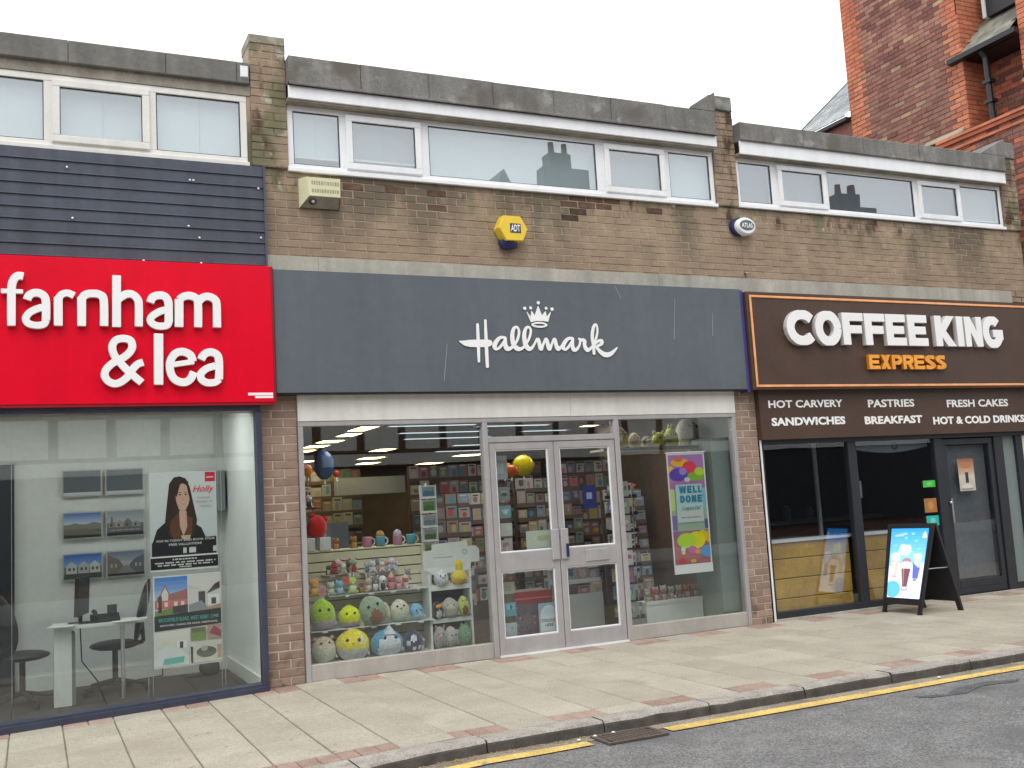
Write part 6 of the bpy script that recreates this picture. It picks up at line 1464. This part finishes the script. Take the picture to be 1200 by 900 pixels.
def course(z, y0, y1, x, mats, quoin, off, first, limit_parts):
    y = y0; k = 0; cells = []
    while y < y1 - .02:
        l = .2035 if not (k == 0 and off) else .095
        l = min(l, y1 - y)
        q = (y - y0 < quoin[0] + (.11 if off else 0)) or (y1 - y - l < quoin[1] + (.0 if off else .11) - .05)
        m = mats[1] if q else mats[0]
        if l < .05: y += l + .01; continue
        if NB[0] < limit_parts: side_brick(first, x, y, z, round(l, 3), m); NB[0] += 1
        else: cells.append((x, x + .045, y, y + l, z, z + .0645, m))
        y += l + .0095; k += 1
    return cells
cells = []; z = 6.50; k = 0
while z < 10.0:
    cells += course(z, 1.22, 3.565, 10.6, ("church_brick", "terracotta"), (.20, .20), k % 2, CH, 290); z += .075; k += 1
# the joined remainder: each brick keeps a shade by being dealt into one of several materials
M("church_brick_a", (.27, .12, .088), .9, .25, 2.5, .5, 60); M("church_brick_b", (.34, .17, .125), .9, .25, 2.5, .5, 60); M("church_brick_c", (.19, .075, .06), .9, .2, 2.5, .5, 60); M("church_brick_d", (.42, .28, .15), .9, .2, 2.5, .5, 60)
M("terracotta_a", (.56, .19, .10), .85, .2, 5, .5, 60); M("terracotta_b", (.49, .15, .08), .85, .2, 5, .5, 60)
rr = random.Random(4)
def shade(m): return rr.choice(["church_brick_a"] * 6 + ["church_brick_b"] * 5 + ["church_brick_c"] * 5 + ["church_brick_d"]) if m.startswith("church") else rr.choice(["terracotta_a", "terracotta_b"])
cells = [(a, b_, c, d_, e, f_, shade(m)) for (a, b_, c, d_, e, f_, m) in cells]
stuff_wall(CH, "upper_brickwork", cells, None)
# the return of the chimney breast, facing the street
cells = []; z = 6.50; k = 0
while z < 10.3:
    x = 10.60
    while x < 11.14:
        l = min(.2035 if (k % 2 or x > 10.61) else .097, 11.15 - x); cells.append((x, x + l, 1.2085, 1.24, z, z + .0645, rr.choice(["terracotta_a", "terracotta_b"]))); x += l + .0095
    z += .075; k += 1
# recess wall, facing -X, and right hand quoin
z = 6.66; k = 0
while z < 9.9:
    y = .31 if k % 2 else .41
    while y < 1.20:
        l = min(.2035, 1.205 - y); cells.append((11.15, 11.18, y, y + l, z, z + .0645, rr.choice(["church_brick_a", "church_brick_c", "terracotta_b", "terracotta_b"]))); y += l + .0095
    z += .075; k += 1
# far right terracotta pilaster standing forward
z = 6.66; k = 0
while z < 10:
    for (ya, yb) in (((-.25, -.045), (-.035, .30)) if k % 2 else ((-.25, .02), (.03, .30))): cells.append((10.70, 10.74, ya, yb, z, z + .0645, rr.choice(["terracotta_a", "terracotta_b"])))
    z += .075; k += 1
# lower wall, facing -X and facing the street
z = 3.6; k = 0
while z < 6.47:
    y = -.55 + (.1 if k % 2 else 0)
    while y < 3.58:
        l = min(.2035, 3.59 - y); cells.append((10.6, 10.63, y, y + l, z, z + .0645, rr.choice(["church_brick_a", "church_brick_c", "terracotta_b"]))); y += l + .0095
    z += .075; k += 1
stuff_wall(CH, "side_brickwork", cells, None)
part("pilaster_core", CH, "church_mortar", (10.71, 16, -.25, .305, 6.5, 10.4)); part("front_brickwork", CH, "church_brick_a", (10.598, 16.4, -.58, -.551, 0, 6.5))
# moulded terracotta string courses
b = MB()
b.box(10.52, 10.62, -.56, 1.80, 6.56, 6.60, "terracotta_a", .0); b.box(10.55, 10.62, -.56, 1.85, 6.50, 6.559, "terracotta_b"); b.box(10.57, 10.62, -.56, 1.85, 6.40, 6.44, "terracotta_a")
b.build("string_course", CH)
b = MB(); b.add([(10.53, 1.30, 6.62), (10.60, 1.30, 6.70), (10.60, 2.05, 6.70), (10.53, 2.05, 6.62), (10.53, 1.30, 6.602), (10.53, 2.05, 6.602), (10.60, 2.05, 6.602), (10.60, 1.30, 6.602)], [(0, 1, 2, 3), (0, 3, 5, 4), (4, 7, 1, 0), (3, 2, 6, 5)], "sandstone"); b.build("weathering_stone", CH)
b = MB(); pts = [(10.60, .36 - .34 * math.cos(math.radians(q)) * 1.0 - .1, 6.75 + .40 * math.sin(math.radians(q))) for q in range(150, 29, -12)]
b.path([(x - .03, y - .35, z) for x, y, z in pts], .045, "terracotta_a", 8); b.path([(x - .06, y - .35, z + .06) for x, y, z in pts], .03, "black_metal", 6); b.build("hood_mould", CH)
# little slated roof over the recess with gutter and downpipe
for k in range(6):
    for j in range(6):
        y0 = .34 + j * .148 + (.07 if k % 2 else 0); z0 = 7.80 + k * .105; x0 = 10.56 + k * .10
        if y0 > 1.15: continue
        b = MB(); b.add([(x0, y0, z0), (x0, min(y0 + .143, 1.205), z0), (x0 + .16, min(y0 + .143, 1.205), z0 + .165), (x0 + .16, y0, z0 + .165), (x0 + .01, y0, z0 - .012), (x0 + .01, min(y0 + .143, 1.205), z0 - .012)], [(3, 2, 1, 0), (1, 5, 4, 0)], "mossy_slate")
        b.build("roof_slate", CH)
part("roof_boarding", CH, "black_metal", (10.66, 11.2, .33, 1.205, 7.70, 7.775))
b = MB()
b.add([(10.50, .22, 7.70), (10.50, 1.42, 7.70), (10.50, 1.42, 7.775), (10.50, .22, 7.775), (10.60, .22, 7.69), (10.60, 1.42, 7.69), (10.60, 1.42, 7.775), (10.60, .22, 7.775)], [(0, 3, 2, 1), (0, 1, 5, 4), (1, 2, 6, 5), (3, 7, 6, 2), (0, 4, 7, 3)], "black_metal"); b.build("gutter", CH)
b = MB(); b.path([(10.60, .88, 7.72), (10.66, .86, 7.60), (10.66, .84, 6.2)], .045, "black_metal", 10)
for z in (7.2, 6.9): b.box(10.60, 10.72, .78, .92, z, z + .05, "black_metal")
b.build("downpipe", CH)
part("dark_louvre", CH, "black_metal", (10.98, 11.12, .42, 1.0, 8.35, 10.4)); part("louvre_frame", CH, "white_laminate", (10.96, 11.12, 1.001, 1.06, 8.35, 10.4))
# slated roof behind the chimney breast
b = MB(); b.box(10.62, 10.75, 3.57, 4.95, 5.0, 7.72, "church_brick_a"); b.box(10.50, 10.62, 3.58, 4.98, 7.64, 7.70, "black_metal"); b.build("rear_wall", CH)
for k in range(12):
    for j in range(8):
        y0 = 3.575 + j * .19 - (.095 if k % 2 else 0); ya, yb = max(y0, 3.572), min(y0 + .184, 5.0)
        if yb - ya < .03: continue
        x0, z0 = 10.48 + k * .13, 7.72 + k * .113
        b = MB(); b.add([(x0, ya, z0), (x0, yb, z0), (x0 + .17, yb, z0 + .148), (x0 + .17, ya, z0 + .148), (x0 + .012, ya, z0 - .012), (x0 + .012, yb, z0 - .012)], [(3, 2, 1, 0), (1, 5, 4, 0)], "slate_tile"); b.build("roof_slate", CH)
b = MB(); b.add([(10.46, 4.99, 7.66), (10.46, 5.03, 7.66), (12.1, 5.03, 9.08), (12.1, 4.99, 9.08), (10.46, 4.99, 7.72), (10.46, 5.03, 7.72), (12.1, 5.03, 9.14), (12.1, 4.99, 9.14)], [(0, 1, 2, 3), (4, 7, 6, 5), (0, 4, 5, 1), (0, 3, 7, 4), (1, 5, 6, 2)], "black_metal"); b.build("verge_board", CH)

# =================================================================== the other side of the street (seen mirrored in the glass)
def far_house(x0, x1, eave, label, chims, gables, panels):
    t = empty("terraced_building", (0, 0, 0), label, "building", "buildings across the street"); Y = -14.2
    part("wall", t, "opposite_brick", (x0, x1, Y - 8, Y, 0, eave))
    b = MB(); b.add([(x0, Y + .3, eave), (x1, Y + .3, eave), (x1, Y - 4, eave + 1.5), (x0, Y - 4, eave + 1.5), (x0, Y - 8.3, eave), (x1, Y - 8.3, eave)], [(0, 1, 2, 3)[::-1], (3, 2, 5, 4)[::-1], (0, 3, 4), (1, 5, 2), (0, 4, 5, 1)], "opposite_roof"); b.build("roof", t)
    for (a, c, z0, z1, yy) in chims:
        b = MB(); b.box(a, c, yy - .45, yy, eave - .5, z1 - .75, "opposite_stone"); b.box(a + (c - a) * .15, a + (c - a) * .62, yy - .45, yy, z1 - .75, z1 - .35, "opposite_stone"); w = (c - a) * .6
        for q in range(2): b.lathe((a + w * .2 + w * (q + .5) / 2, yy - .22, z1 - .35), [(w * .11, 0), (w * .09, .35)], "opposite_brick", 10)
        b.build("chimney", t)
    for (gx, gw, gz_) in gables:
        b = MB(); b.add([(gx - gw, Y + .25, eave - .1), (gx + gw, Y + .25, eave - .1), (gx, Y + .25, gz_), (gx - gw, Y - 3, eave - .1), (gx + gw, Y - 3, eave - .1), (gx, Y - 3, gz_)], [(2, 1, 0), (0, 3, 5, 2), (2, 5, 4, 1), (0, 1, 4, 3)], "opposite_stone"); b.build("gable", t)
    for k in range(panels):
        w = (x1 - x0) / panels; a = x0 + k * w
        f = part("window", t, "opposite_stone", (a + .06, a + w - .06, Y, Y + .04, 2.85, 3.75)); part("window_pane", f, "opposite_panel", (a + .10, a + w - .10, Y + .041, Y + .05, 2.9, 3.7))
        if k % 2 == 0: part("window", t, "opposite_stone", (a + .1, a + w + .2, Y, Y + .05, 5.0, 6.6))
    part("shopfront", t, "black_plastic", (x0 + .3, x1 - .3, Y + .001, Y + .06, .3, 2.5)); part("fascia", t, "opposite_panel", (x0 + .1, x1 - .1, Y + .001, Y + .16, 2.52, 2.80))
far_house(-14, 3.8, 8.3, "low brown brick building across the street, furthest left in the reflections", [(-4.4, -3.3, 9, 10.0, -17)], [], 16)
far_house(3.81, 13.2, 8.7, "brown brick building across the street with one tall chimney and a small gable", [(10.3, 11.65, 9.2, 11.1, -14.3)], [(8.95, .8, 10.05)], 9)
far_house(13.21, 30, 8.7, "brown brick building across the street with a broad multi pot chimney", [(20.3, 22.1, 9.2, 10.75, -14.3)], [], 14)
